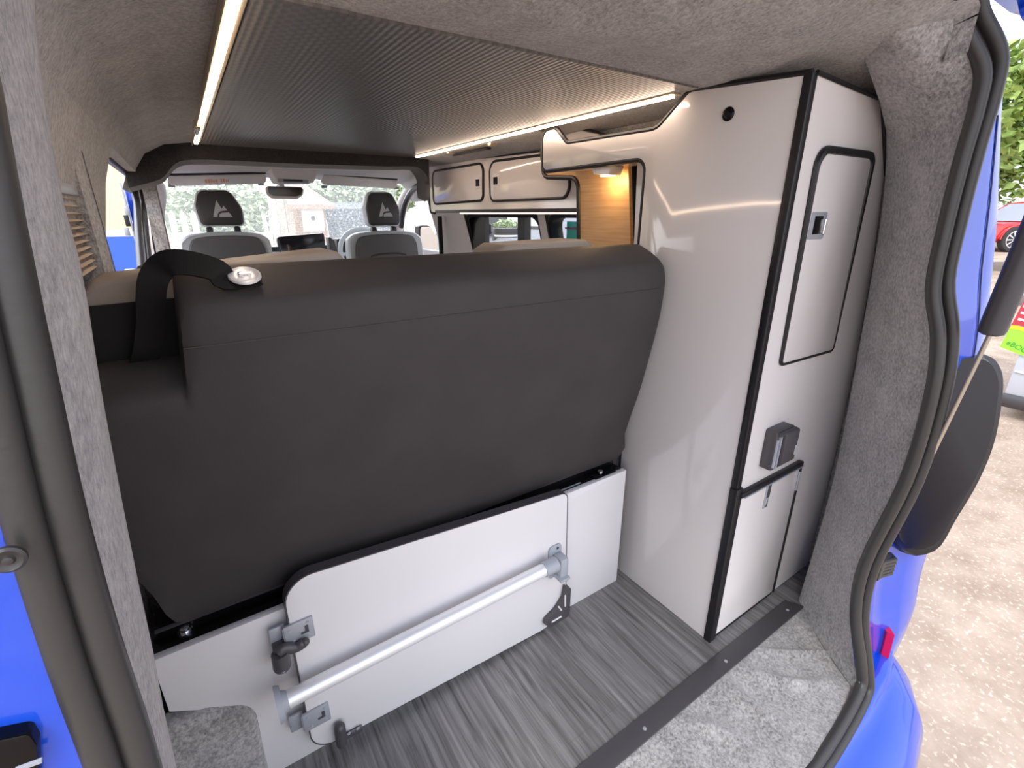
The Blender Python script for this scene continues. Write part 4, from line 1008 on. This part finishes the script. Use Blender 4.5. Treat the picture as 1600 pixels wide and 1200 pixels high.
# open tailgate above
tg = thing('tailgate', (-.45, -.15, 1.50), 'raised blue tailgate whose corner shows at the upper right', 'tailgate')
m = MB(); rows = []
ta = Vector((0, -.13, 1.485)); tdir = Vector((0, -1.0, .42)).normalized(); tn = Vector((0, .42, 1)).normalized()
for k, (s_, w) in enumerate(((0, .98), (.05, 1.0), (.35, 1.0), (.75, .97), (1.05, .92))):
    base = ta + tdir*s_
    rows.append([base+Vector((-.45-w+.02, 0, 0)), base+Vector((-.45-w, 0, 0))+tn*.06, base+Vector((-.45+w, 0, 0))+tn*.06, base+Vector((-.45+w-.02, 0, 0)), base+Vector((-.45+w-.10, 0, 0))-tn*.012, base+Vector((-.45-w+.10, 0, 0))-tn*.012])
m.loft(rows, closed=True, cap=True); m.build('shell', M['blue'], tg, angle=30)
m = MB(); a = U('x', .47, 1590, 12); m.tube([ta+tdir*.02+Vector((.44, 0, -.02)), ta+tdir*.30+Vector((.44, 0, -.02))], .018, 8); m.build('inner_rib', M['blue'], tg)
# tailgate strut
s0, s1, s2 = U('x', .235, 1466, 690), U('x', .235, 1548, 520), U('x', .235, 1618, 355)
st = thing('tailgate_strut', s0, 'dark gas strut with a thin pale rod holding up the tailgate', 'strut')
m = MB(); m.tube([s0+(s0-s1)*.12, s0.lerp(s1, 1.02)], .0042, 10); m.build('rod', mat('satin_rod', (.50, .44, .36), .35, .6), st)
dv = (s2-s1).normalized(); m = MB(); m.tube([s1-dv*.004, s1, s1+dv*.02, s1+dv*.16, s2+dv*.55], [.012, .0195, .0205, .0205, .0205], 16); m.build('cylinder', M['dplastic'], st)

# ================================================================== OUTSIDE
m = MB(); m.loft([[Vector((x, y, FZ)) for x in (-60, -10, 0, 6, 12, 90)] for y in (-60, -8, 0, 8, 60)]); struct(m.build('ground', M['gravel']))
# terrace of sleepers and gravel steps rising to the red car
def tread(name, z, near, far): pass
def ray(px, py): return (fwd + rgt*((px-800)/FPX) - upv*((py-600)/FPX))
lat = Vector((rgt.x, rgt.y, 0)).normalized(); dep = Vector((fwd.x, fwd.y, 0)).normalized(); side_ = (lat + dep*0.0)
z0 = FZ; steps = []
base = U('z', FZ, 1535, 518)
cur = base
heights = []
for (top_py, nxt_py) in ((506, 476), (461, 423), (409, None)):
    # riser from cur up to the pixel row top_py at the same plan position
    d = ray(1535, top_py); k = (Vector((cur.x, cur.y))-Vector((CAM.x, CAM.y))).length/Vector((d.x, d.y)).length
    z1 = CAM.z + d.z*k
    heights.append((cur.copy(), z1))
    if nxt_py: cur = U('z', z1, 1535, nxt_py)
m = MB()
for i, (p, z1) in enumerate(heights):
    far = heights[i+1][0] if i+1 < len(heights) else p + dep*60 + lat*0
    p = Vector((p.x, p.y, 0)); far = Vector((far.x, far.y, 0))
    L_ = lat*30
    zz = z1
    m.loft([[p-L_*.25+Vector((0, 0, zz)), p+L_+Vector((0, 0, zz))], [far-L_*.25+Vector((0, 0, zz)), far+L_*2+Vector((0, 0, zz))]])
    zb_ = FZ if i == 0 else heights[i-1][1]
    m.loft([[p-L_*.25+Vector((0, 0, zb_)), p+L_+Vector((0, 0, zb_))], [p-L_*.25+Vector((0, 0, zz)), p+L_+Vector((0, 0, zz))]])
struct(m.build('ground_terrace', M['gravel']))
names = ('lowest', 'middle', 'topmost')
for i, (p, z1) in enumerate(heights):
    zb_ = FZ if i == 0 else heights[i-1][1]
    m = MB(); a = Vector((p.x, p.y, 0))-lat*3-dep*.06; b = Vector((p.x, p.y, 0))+lat*6-dep*.06
    m.prism([a+Vector((0, 0, zb_)), b+Vector((0, 0, zb_)), b+Vector((0, 0, z1+.005)), a+Vector((0, 0, z1+.005))], dep*.12, bev=.01)
    tag(m.build('timber_sleeper', M['timber']), names[i]+' dark timber sleeper edging the gravel steps below the red car', 'sleeper', 'timber sleepers edging the gravel steps')
zterr = heights[-1][1]

def wheel_at(parent, c, r, axis, w=.2):
    m = MB(); m.lathe(c-axis*(w/2), axis, [(0, r*.70), (0, r*.93), (w*.12, r), (w*.88, r), (w, r*.93), (w, r*.70), (w*.9, r*.68)], 36); t = m.build('tyre', M['tyre'], parent)
    m = MB(); ax = axis.normalized(); u = ax.orthogonal().normalized(); v = ax.cross(u); f = c+ax*(w/2-.015)
    m.lathe(f-ax*.02, ax, [(0, r*.70), (.03, r*.71), (.034, r*.64), (.018, r*.62)], 36, cap=False)
    for k in range(10):
        a = 2*PI*k/10; d1 = u*math.cos(a)+v*math.sin(a); e = u*-math.sin(a)+v*math.cos(a)
        m.prism([f+d1*r*.10+e*r*.025, f+d1*r*.66+e*r*.05, f+d1*r*.66-e*r*.05, f+d1*r*.10-e*r*.025], ax*.016)
    m.lathe(f-ax*.005, ax, [(0, r*.14), (.025, r*.13), (.03, r*.05)], 20)
    m.build('rim', M['rim'], t)
    m = MB(); m.lathe(c, ax, [(0, r*.69), (.001, r*.69)], 30); m.build('brake_disc', M['dash'], t)

def car(name, origin, heading, paint, glass, label, cat, L=4.3, W=1.75, H=1.45, r=.32, van_shape=False):
    """heading: unit vector towards the car's front; body lofted along its length"""
    t = thing(name, origin, label, cat); h = Vector(heading).normalized(); s = Vector((0, 0, 1)).cross(h)
    def P(a, b, c): return origin + h*a + s*b + Vector((0, 0, c))
    if van_shape: prof = [(-L/2, .45, 1.0), (-L/2+.04, .40, 1.15), (-L/2+.3, .34, 1.2), (-L*.1, .30, 1.2), (L*.22, .30, 1.18), (L*.36, .32, 1.12), (L/2-.15, .34, 1.0), (L/2, .42, .72)]
    else: prof = [(-L/2, .50, .80), (-L/2+.05, .36, .92), (-L/2+.35, .28, .98), (-L*.2, .24, .95), (L*.1, .24, .92), (L*.28, .26, .88), (L/2-.25, .30, .78), (L/2-.03, .36, .66), (L/2, .46, .60)]
    m = MB(); rows = []
    for a, lo_, hi in prof:
        w = W/2*(1-.16*abs(a/(L/2))**4)
        rows.append([P(a, -w*.90, lo_), P(a, -w, lo_+.12), P(a, -w, (lo_+hi)/2), P(a, -w*.97, hi-.06), P(a, -w*.88, hi), P(a, w*.88, hi), P(a, w*.97, hi-.06), P(a, w, (lo_+hi)/2), P(a, w, lo_+.12), P(a, w*.90, lo_)])
    m.loft(rows, closed=True, cap=True); body = m.build('body', paint, t, angle=30)
    # cabin
    if van_shape: cb = [(-L/2+.06, 1.14, W*.44), (-L/2+.14, H, W*.40), (L*.10, H, W*.40), (L*.34, 1.10, W*.43)]
    else: cb = [(-L/2+.30, .96, W*.43), (-L*.30, H-.05, W*.34), (-L*.02, H, W*.35), (L*.10, H-.06, W*.36), (L*.27, .87, W*.43)]
    m = MB(); top = cb[1:-1]
    m.loft([[P(a, -w, c) for a, c, w in cb], [P(a, w, c) for a, c, w in cb]])
    m.build('roof', paint, t, angle=30)
    m = MB(); b0, b3 = cb[0], cb[-1]
    for sg in (-1, 1):
        pl = [P(a, sg*w*1.004, c) for a, c, w in cb]; m.face([m.v(p) for p in pl])
    m.build('side_windows', glass, t, angle=30)
    m = MB(); a0, a1 = cb[-2], cb[-1]
    m.loft([[P(a0[0]+.03, -a0[2]*.9, a0[1]-.02), P(a0[0]+.03, a0[2]*.9, a0[1]-.02)], [P(a1[0]-.02, -a1[2]*.92, a1[1]+.035), P(a1[0]-.02, a1[2]*.92, a1[1]+.035)]]); m.build('windscreen', glass, t)
    for fa in (-L*.30, L*.31):
        for sg in (-1, 1): wheel_at(t, P(fa, sg*(W/2-.08), r), r, s*sg)
    m = MB()
    for fa in (-L*.30, L*.31):
        for sg in (-1, 1):
            m = MB(); c = P(fa, sg*(W/2+.003), r); m.tube([c+h*((r+.05)*math.cos(PI*k/14))+Vector((0, 0, (r+.05)*math.sin(PI*k/14))) for k in range(15)], .022, 6); m.build('wheel_arch_trim', M['dash'] if paint is not M['red'] else M['red'], t)
    for a, mm, nm in ((-L/2+.01, M['redlens'], 'tail_lamp'), (L/2-.05, M['rim'], 'head_lamp')):
        for sg in (-1, 1):
            m = MB(); q = P(a, sg*W*.36, .78 if a < 0 else .62); m.ball(q, .10, .10, .08); m.build(nm, mm, t)
    return t
# the red car: its front wheel shows beside the tailgate
d = ray(1579, 374); kk = 12.6/ d.dot(fwd); wc = CAM + d*kk
oz = zterr
r_w = .33
d = ray(1577, 394); kz = (zterr-CAM.z)/d.z; wfoot = CAM + d*kz
rr_ = (wfoot-CAM).dot(fwd)*19/FPX
hd = (lat*-1 + dep*.05).normalized()
scale_c = rr_/.33
Lc = 4.3*scale_c
cpos = wfoot - hd*(Lc*.31) + dep*(.87*scale_c-.08)
car('red_car', Vector((cpos.x, cpos.y, zterr)), hd, M['red'], M['carglass'], 'shiny red car with silver wheels parked under the trees', 'car', L=Lc, W=1.75*scale_c, H=1.32*scale_c, r=rr_)

# pale van with a coloured magnetic sign, only its corner shows
g0 = U('z', FZ, 1562, 650); hd2 = Vector((.10, -1, 0)).normalized()
pv = thing('parked_van', g0, 'pale silver parked vehicle with a red and lime sign at the right edge', 'van')
def V2(a, b, c): return g0 + hd2*a + Vector((-hd2.y, hd2.x, 0))*b*1.0 + Vector((0, 0, c))
m = MB(); rows = []
for a, hi in ((-.02, .70), (.03, .95), (.12, 1.12), (.5, 1.25), (1.2, 1.32), (3.6, 1.35)):
    rows.append([V2(a, .02, .10), V2(a, -.03+.0, .22), V2(a, -.035, .5), V2(a, .01, .85 if hi > .9 else .6), V2(a, .10, hi), V2(a, 1.7, hi), V2(a, 1.75, .3), V2(a, 1.7, .10)])
m.loft(rows, closed=True, cap=True); pb = m.build('body', M['silver'], pv, angle=40)
m = MB(); m.tube([V2(-.03, -.03, .16), V2(.4, -.05, .15), V2(3.6, -.06, .15)], .06, 8, flat=(Vector((1, 0, 0)), .5)); m.build('sill', M['dplastic'], pv)
m = MB(); m.tube([V2(-.01, -.038, .42), V2(.3, -.040, .40), V2(3.5, -.04, .38)], .008, 6); m.build('crease_trim', M['paint_white'], pv)
for fa in (.75, 2.9): wheel_at(pv, V2(fa, .10, .30), .30, Vector((hd2.y, -hd2.x, 0)))
m = MB(); m.loft([[V2(.5, .12, 1.24), V2(3.4, .12, 1.33)], [V2(.8, .28, 1.85), V2(3.3, .28, 1.9)], [V2(.8, 1.5, 1.85), V2(3.3, 1.5, 1.9)], [V2(.5, 1.7, 1.24), V2(3.4, 1.7, 1.33)]]); m.build('cabin', M['carglass'], pv)
def on_side(px, py, b=-.042):
    nrm = Vector((hd2.y, -hd2.x, 0)); d = ray(px, py); o = V2(0, b, 0); return CAM + d*((o-CAM).dot(nrm)/d.dot(nrm))
nrm2 = Vector((hd2.y, -hd2.x, 0))
sign = thing('vehicle_sign', on_side(1590, 520), 'red yellow and lime magnetic sign on the side of the pale vehicle', 'sign')
m = MB(); m.face([m.v(on_side(*p)) for p in ((1562, 542), (1578, 512), (1592, 514), (1640, 524), (1640, 572))]); m.build('lime_field', M['lime'], sign)
m = MB(); m.face([m.v(on_side(p[0], p[1], -.044)) for p in ((1577, 514), (1580, 508), (1592, 509), (1606, 513), (1640, 520), (1640, 528), (1604, 520), (1590, 515))]); m.build('yellow_arc', M['yellow'], sign)
m = MB(); m.face([m.v(on_side(p[0], p[1], -.044)) for p in ((1580, 508), (1600, 470), (1640, 440), (1640, 519), (1606, 512), (1592, 508))]); m.build('red_field', M['redvinyl'], sign)
m = MB()
for (x0, y0) in ((1590, 500), (1594, 490), (1598, 480)):
    m.face([m.v(on_side(p[0], p[1], -.046)) for p in ((x0, y0), (x0+1.5, y0-3.5), (x0+12, y0-1), (x0+10.5, y0+2.5))])
m.build('white_bars', M['paint_white'], sign)
def text3d(body, name, size, material, parent, mw):
    cu = bpy.data.curves.new(name, 'FONT'); cu.body = body; cu.size = size; cu.extrude = .0008; cu.align_x = 'LEFT'
    tmp = bpy.data.objects.new(name, cu); me = bpy.data.meshes.new_from_object(tmp); bpy.data.objects.remove(tmp); bpy.data.curves.remove(cu)
    me.transform(mw); b = Vector((0, 0, 0)); q = parent
    while q is not None: b += q.location; q = q.parent
    me.transform(Matrix.Translation(-b)); o = bpy.data.objects.new(name, me); COL.objects.link(o); o.parent = parent; me.materials.append(material); return o
p0, p1, p2 = on_side(1571, 537, -.045), on_side(1604, 553, -.045), on_side(1575, 527, -.045)
ex_ = (p1-p0).normalized(); ez_ = (p2-p0); ez_ = (ez_-ex_*ez_.dot(ex_)).normalized(); hgt = (p2-p0).length
en = ex_.cross(ez_)
text3d('eBOOSTER', 'lettering', hgt*1.0, M['greentext'], sign, Matrix(((ex_.x, ez_.x, en.x, p0.x), (ex_.y, ez_.y, en.y, p0.y), (ex_.z, ez_.z, en.z, p0.z), (0, 0, 0, 1))))

# leafy things: a mesh of many small leaf blades around a few boughs
def leaves(blobs, n, size, seed, trunk=None):
    rnd = random.Random(seed); m = MB(); tot = sum(b[3]*b[4]*b[5] for b in blobs)
    for (cx, cy, cz, rx, ry, rz) in blobs:
        for _ in range(max(20, int(n*rx*ry*rz/tot))):
            v = Vector((rnd.gauss(0, 1), rnd.gauss(0, 1), rnd.gauss(0, 1))).normalized()*(rnd.random()**.28)
            p = Vector((cx+v.x*rx, cy+v.y*ry, cz+v.z*rz)); a = Vector((rnd.uniform(-1, 1), rnd.uniform(-1, 1), rnd.uniform(-.6, .6))).normalized(); b = a.orthogonal().normalized(); b.rotate(Matrix.Rotation(rnd.uniform(0, 6.28), 3, a))
            s_ = size*rnd.uniform(.6, 1.4); m.face([m.v(p-a*s_), m.v(p+b*s_*.45), m.v(p+a*s_), m.v(p-b*s_*.45)])
    return m
def tree(x, y, z, h, w, label, seed, n=2500, material=None, size=.16):
    t = thing('tree', (x, y, z), label, 'tree', 'trees around the car park'); rnd = random.Random(seed)
    bl_ = [(x+rnd.uniform(-.5, .5)*w, y+rnd.uniform(-.5, .5)*w, z+h*rnd.uniform(.30, .85), w*rnd.uniform(.35, .6), w*rnd.uniform(.35, .6), h*rnd.uniform(.14, .24)) for _ in range(9)] + [(x, y, z+h*.55, w*.7, w*.7, h*.4)]
    leaves(bl_, n, size, seed).build('crown', material or M['leaf'], t, double=False)
    m = MB(); m.tube([Vector((x, y, z)), Vector((x+.1, y, z+h*.3)), Vector((x-.05, y+.1, z+h*.7))], [w*.09, w*.07, w*.03], 10); m.build('trunk', M['bark'], t)
    return t
far_ = wfoot + dep*4.5*1.0
for k, (o_, h_, w_, lb) in enumerate(((lat*-2.5, 6.6, 2.6, 'light green tree rising nearest the blue van side at the upper right'), (lat*3.0+dep*1.5, 7.2, 3.0, 'broad green tree standing right behind the red car'), (lat*8+dep*.5, 6.5, 3.0, 'green tree at the far right beyond the red car'))):
    p = far_ + o_; tree(p.x, p.y, zterr, h_, w_, lb, 30+k, n=5200, size=.22)

# --- view through the windscreen
def hedge(name, x0, x1, y, z0, z1, label, seed, n=2600, d=.6):
    rnd = random.Random(seed); k = max(3, int((x1-x0)/.8)); bl_ = [(x0+(x1-x0)*(i+.5)/k+rnd.uniform(-.2, .2), y+rnd.uniform(-.2, .2), (z0+z1)/2+rnd.uniform(-.15, .25), .75, d, (z1-z0)/2*rnd.uniform(.85, 1.15)) for i in range(k)]
    return tag(leaves(bl_, n, .09, seed).build(name, M['leaf2'], None, double=False), label, 'hedge')
YF = 10.0
h0, h1 = U('y', YF+1.5, 225, 285), U('y', YF+1.5, 470, 400)
hedge('hedge', h0.x+.45, U('y', YF+1.5, 425, 300).x, YF+2.7, FZ, h0.z+.25, 'tall pale green hedge seen through the left half of the windscreen', 71, 6500)
# picket fence left
pf = thing('picket_fence', (U('y', YF, 290, 360).x, YF, FZ), 'pale pointed picket fence in front of the hedge behind the left headrest', 'fence')
x = U('y', YF, 225, 330).x; xe = U('y', YF, 312, 330).x; ztop = U('y', YF, 270, 328).z
while x < xe:
    m = MB(); m.prism(ony([(x, FZ), (x+.10, FZ), (x+.10, ztop-.08), (x+.05, ztop), (x, ztop-.08)], YF), (0, .03, 0)); m.build('picket', M['palefence'], pf); x += .16
m = MB(); m.box(U('y', YF, 225, 330).x, xe+.03, YF+.03, YF+.07, ztop-.45, ztop-.37); m.build('rail', M['palefence'], pf)
# brown boarded fence low in front
bf = U('y', YF-1.0, 300, 360); m = MB(); xa = U('y', YF-1, 222, 360).x; xb = U('y', YF-1, 425, 360).x
m.box(xa, xb, YF-1, YF-.9, FZ, U('y', YF-1, 280, 366).z, .01)
tag(m.build('low_wall', M['fence']), 'low brown wall below the pale picket fence', 'wall')
# tall board fence in the middle
bfx0, bfx1 = U('y', YF, 421, 330).x, U('y', YF, 487, 330).x; bz = U('y', YF, 450, 308).z
fb = thing('board_fence', ((bfx0+bfx1)/2, YF, FZ), 'weathered vertical board fence beside the little shed', 'fence')
x = bfx0; k = 0; bfx1 = U('y', YF, 469, 330).x-.16
while x < bfx1:
    m = MB(); m.box(x, x+.135, YF-.01*(k % 2), YF+.025, FZ, bz+random.uniform(-.03, .05)); m.build('board', M['fence'], fb); x += .14; k += 1
# white trellis leaning on it
t0, t1 = U('y', YF-.3, 411, 338), U('y', YF-.3, 436, 372)
tr = thing('trellis', (t0.x, YF-.3, FZ), 'white diamond garden trellis leaning on the board fence', 'trellis')
m = MB(); wv = t1.x-t0.x
for k in range(4): z = t0.z-(t0.z-t1.z)*k/2.6; m.box(t0.x-.02, t1.x+.02, YF-.32, YF-.29, z-.018, z+.018)
m.build('rungs', M['paint_white'], tr)
m = MB()
for a, b in ((0, 0), (1, 1), (.1, .7), (.9, .25), (.55, .05)): m.tube([Vector((t0.x+wv*a, YF-.28, t0.z+.05)), Vector((t0.x+wv*b, YF-.28, FZ))], .018, 6)
m.build('laths', M['paint_white'], tr)
# shed with a tiled roof and a white door
sx0, sx1 = U('y', YF-.2, 470, 330).x, U('y', YF-.2, 508, 330).x
sz = U('y', YF-.2, 480, 318).z; rz1 = U('y', YF+1.0, 460, 293).z
sh = thing('garden_shed', ((sx0+sx1)/2, YF+.5, FZ), 'small shed with a terracotta tiled roof and a white door', 'shed')
m = MB(); m.box(sx0, sx1, YF-.2, YF+1.9, FZ, sz); m.build('walls', mat('shed_brick', (.42, .27, .18), .85, bump=(10, .4, .01)), sh)
m = MB(); rz = U('y', YF+.9, 478, 288).z
m.loft([[Vector((sx0-.25, YF-.4, sz-.02)), Vector((sx1+.15, YF-.4, sz-.02))], [Vector((sx0-.1, YF+.9, rz+.1)), Vector((sx1-.25, YF+.9, rz+.1))], [Vector((sx0-.25, YF+2.1, sz)), Vector((sx1+.15, YF+2.1, sz))]]); m.loft([[Vector((sx0-.25, YF-.4, sz-.10)), Vector((sx1+.15, YF-.4, sz-.10))], [Vector((sx0-.25, YF-.4, sz-.02)), Vector((sx1+.15, YF-.4, sz-.02))]]); m.build('roof', M['rooftile'], sh)
dpx = uy(YF-.24, (470, 322), (504, 321), (507, 361), (475, 362)); m = MB(); m.prism(ony(dpx, YF-.26), (0, .05, 0)); dr = m.build('door', M['paint_white'], sh)
q = U('y', YF-.27, 489, 341); m = MB(); m.box(q.x-.03, q.x+.03, YF-.29, YF-.25, q.z-.04, q.z+.04); m.build('lock', M['dplastic'], dr)
# slate-chip bank with plants above on the right
q0, q1 = U('y', YF+.3, 508, 322), U('y', YF+.3, 630, 322)
m = MB(); m.loft([[Vector((q0.x+.02, YF+.0, FZ)), Vector((q1.x, YF+.0, FZ))], [Vector((q0.x+.02, YF+.5, q0.z-.05)), Vector((q1.x, YF+.5, q0.z-.05))], [Vector((q0.x+.02, YF+1.5, q0.z+.1)), Vector((q1.x, YF+1.5, q0.z+.1))]])
tag(m.build('slate_bank', M['slate']), 'dark slate chip bank beyond the windscreen between shed and driver seat', 'bank')
hedge('hedge', q0.x+.75, U('y', YF+2.4, 630, 300).x, YF+2.6, q0.z-.3, U('y', YF+1.4, 550, 290).z+.05, 'green hedge along the top of the slate bank', 72, 3500)
# white building to the right of the cab
bx0 = U('y', 14.0, 640, 300).x
wb = thing('white_building', (bx0+4, 16, FZ), 'white rendered building glaring through the driver side window', 'building')
m = MB(); m.box(bx0, bx0+9, 14, 18, FZ, 5.2); m.build('walls', M['paint_white'], wb)
m = MB(); m.loft([[Vector((bx0-.3, 13.7, 5.1)), Vector((bx0+9.3, 13.7, 5.1))], [Vector((bx0-.3, 16, 6.6)), Vector((bx0+9.3, 16, 6.6))], [Vector((bx0-.3, 18.3, 5.1)), Vector((bx0+9.3, 18.3, 5.1))]]); m.build('roof', M['rooftile'], wb)

# --- view through the right hand windows
XW = 4.6
gy0, gy1 = U('x', XW, 762, 380).y, U('x', XW, 812, 380).y
pw = U('x', XW+1.5, 790, 352)
m = MB(); m.box(XW+1.5, XW+1.7, pw.y-5.0, pw.y+5, FZ, pw.z, .02); tag(m.build('garden_wall', M['dplastic']), 'low dark wall behind the striped planter outside the right window', 'wall')
m = MB(); zz = U('x', XW+.6, 780, 368).z; m.loft([[Vector((XW-.3, pw.y-5, FZ+.02)), Vector((XW-.3, pw.y+5, FZ+.02))], [Vector((XW+1.5, pw.y-5, zz+.12)), Vector((XW+1.5, pw.y+5, zz+.12))]]); struct(m.build('ground_chippings', M['gravelbed']))
q = U('x', XW+.6, 791, 362); w_ = abs(U('x', XW+.6, 780, 362).y-U('x', XW+.6, 803, 362).y)/2
qt = U('x', XW+.6, 791, 355); qb = U('x', XW+.6, 791, 371)
pl = thing('planter_barrel', (q.x, q.y, qb.z), 'black and white striped barrel planter with green plants outside the right window', 'planter')
m = MB(); hh = qt.z-qb.z; m.lathe((q.x, q.y, qb.z), (0, 0, 1), [(0, w_*.82), (hh*.5, w_*.98), (hh, w_), (hh, w_*.9), (hh*.9, w_*.88)], 24); m.build('barrel', M['dplastic'], pl)
for k, zf in enumerate((.10, .78)):
    m = MB(); m.lathe((q.x, q.y, qb.z+hh*zf), (0, 0, 1), [(0, w_*(.87+.13*zf)), (hh*.18, w_*(.90+.13*zf)), (hh*.18, w_*.8)], 24); m.build('hoop', M['paint_white'], pl)
leaves([(q.x, q.y, qt.z+.06, w_*.9, w_*.9, .10)], 260, .05, 77).build('plants', M['leaf2'], pl, double=False)
tb = U('x', XW+1.2, 768, 346); bb = U('x', XW+1.2, 768, 352)
m = MB(); m.box(tb.x-.2, tb.x+.2, tb.y-.45, tb.y+.45, bb.z+.03, bb.z+.09); m.box(tb.x-.12, tb.x+.12, tb.y-.32, tb.y-.22, bb.z-.5, bb.z+.03); m.box(tb.x-.12, tb.x+.12, tb.y+.22, tb.y+.32, bb.z-.5, bb.z+.03); m.box(tb.x+.16, tb.x+.2, tb.y-.45, tb.y+.45, bb.z+.09, bb.z+.45)
tag(m.build('garden_bench', M['dplastic']), 'dark garden bench left of the striped planter', 'bench')
cs = U('x', 2.6, 846, 384)
car('silver_car', Vector((3.25, cs.y-1.55, FZ)), (.05, -1, 0), M['silver'], M['carglass'], 'pale silver car with red tail lamp outside the right window', 'car', L=4.0, W=1.7, H=1.72, r=.30)
# teal card behind the rear pane
a, b = U('x', .515, 882, 346), U('x', .515, 905, 400)
card = thing('teal_notice', ((a+b)/2), 'teal notice with a plum printed line seen in the rearmost right window', 'notice')
m = MB(); m.box(.530, .533, b.y-.12, a.y, .90, a.z); m.build('sheet', M['teal'], card)
q = U('x', .529, 883, 356); r2 = U('x', .529, 891, 352); m = MB(); r3 = random.Random(4); yy = q.y
while yy > q.y-.085: m.box(.5285, .530, yy-.008, yy, q.z-.006, q.z+.006*r3.uniform(.5, 1)); yy -= .0105
m.build('print', M['plum'], card)

# --- view through the open side door on the left
XB = -1.66
m = MB(); m.box(XB-8, XB, 14.0, 19.0, FZ, 4.2); yb = thing('rendered_house', (XB-4, 15, FZ), 'sunlit pale yellow house wall beyond the open side door', 'house')
m.build('wall', M['brickwall'], yb)
m = MB(); m.loft([[Vector((XB+.2, 13.7, 4.15)), Vector((XB-8.3, 13.7, 4.15))], [Vector((XB+.2, 16.5, 5.6)), Vector((XB-8.3, 16.5, 5.6))], [Vector((XB+.2, 19.3, 4.15)), Vector((XB-8.3, 19.3, 4.15))]]); m.build('roof', M['rooftile'], yb)
# the front passenger door stands open
e0 = U('y', 3.0, 190, 285); e1 = U('y', 3.0, 206, 285)
pdr = thing('passenger_door', ((e0.x+e1.x)/2, 3.0, -.2), 'blue front door with its latch showing beyond the open side door', 'door')
m = MB(); m.box(e0.x-.004, e1.x, 3.0, 3.05, -.3, 1.0, .006); m.box(e0.x-.01, e0.x+.022, 3.04, 4.1, -.3, .80, .008); m.build('shell', M['blue'], pdr)
m = MB(); m.tube([Vector((e0.x+.012, 3.02, .95)), Vector((e0.x+.014, 3.06, e0.z-.02)), Vector((e0.x+.02, 3.3, e0.z+.06)), Vector((e0.x+.02, 3.7, e0.z-.06)), Vector((e0.x+.02, 4.1, .80))], .016, 8); m.build('window_frame', M['blue'], pdr)
m = MB(); m.box(e0.x-.010, e0.x-.002, 2.995, 3.03, -.3, e0.z, .002); m.build('edge_seal', M['gplastic'], pdr)
for py_, hh in ((330, .022), (345, .03), (362, .022)):
    q = U('y', 2.998, 199, py_); m = MB(); m.box(q.x-.012, q.x+.010, 2.993, 3.005, q.z-hh, q.z+hh, .003); m.build('latch_plate', M['steel'] if hh < .03 else M['dash'], pdr)
car('blue_car', Vector((-2.02, 7.8, FZ)), (0.0, 1, 0), M['blue'], M['screenglass'], 'blue car parked outside the open side door', 'car', L=4.0, W=1.70, H=1.50, r=.31)

# ================================================================== LIGHT
W = bpy.data.worlds.new('sky'); SC.world = W; W.use_nodes = True
nt = W.node_tree; nt.nodes.clear(); N = nt.nodes.new
o = N('ShaderNodeOutputWorld'); bg = N('ShaderNodeBackground'); bg.inputs['Strength'].default_value = 1.0
tc = N('ShaderNodeTexCoord'); sx = N('ShaderNodeSeparateXYZ'); nt.links.new(tc.outputs['Generated'], sx.inputs[0])
rp = N('ShaderNodeValToRGB'); e = rp.color_ramp.elements
e[0].position = 0.0; e[0].color = (2.6, 2.6, 2.7, 1); e[1].position = .6; e[1].color = (1.9, 2.1, 2.5, 1)
nt.links.new(sx.outputs['Z'], rp.inputs['Fac'])
# hazy bright sky low behind the van
dt = N('ShaderNodeVectorMath'); dt.operation = 'DOT_PRODUCT'; dt.inputs[1].default_value = Vector((-.25, -.9, .35)).normalized()
nt.links.new(tc.outputs['Generated'], dt.inputs[0])
mr_ = N('ShaderNodeMapRange'); mr_.inputs['From Min'].default_value = .3; mr_.inputs['From Max'].default_value = 1; mr_.inputs['To Min'].default_value = 1; mr_.inputs['To Max'].default_value = 2.0
nt.links.new(dt.outputs['Value'], mr_.inputs['Value'])
dt2 = N('ShaderNodeVectorMath'); dt2.operation = 'DOT_PRODUCT'; dt2.inputs[1].default_value = Vector((.05, .93, .36)).normalized()
nt.links.new(tc.outputs['Generated'], dt2.inputs[0])
mr2 = N('ShaderNodeMapRange'); mr2.inputs['From Min'].default_value = .55; mr2.inputs['From Max'].default_value = 1; mr2.inputs['To Min'].default_value = 0; mr2.inputs['To Max'].default_value = 4.5
nt.links.new(dt2.outputs['Value'], mr2.inputs['Value'])
ad2 = N('ShaderNodeMath'); ad2.operation = 'ADD'; nt.links.new(mr_.outputs['Result'], ad2.inputs[0]); nt.links.new(mr2.outputs['Result'], ad2.inputs[1])
ml = N('ShaderNodeVectorMath'); ml.operation = 'SCALE'; nt.links.new(rp.outputs['Color'], ml.inputs[0]); nt.links.new(ad2.outputs[0], ml.inputs['Scale'])
nt.links.new(ml.outputs['Vector'], bg.inputs['Color']); nt.links.new(bg.outputs[0], o.inputs['Surface'])
sd = bpy.data.lights.new('sun', 'SUN'); sd.energy = 4.0; sd.angle = math.radians(20); sd.color = (1, .95, .88)
so_ = bpy.data.objects.new('sun', sd); COL.objects.link(so_); so_.rotation_euler = Vector((.6, .55, -1.0)).to_track_quat('-Z', 'Y').to_euler()
ld_ = bpy.data.lights.new('spot_lamp_light', 'POINT'); ld_.energy = .9; ld_.color = (1, .66, .32); ld_.shadow_soft_size = .012
lo_ = bpy.data.objects.new('spot_lamp_light', ld_); COL.objects.link(lo_); lo_.location = (lamp.location.x, lamp.location.y, 1.200)

SC.view_settings.view_transform = 'Standard'; SC.view_settings.look = 'None'; SC.view_settings.gamma = 1; SC.view_settings.use_curve_mapping = False
SC.view_settings.exposure = -0.8
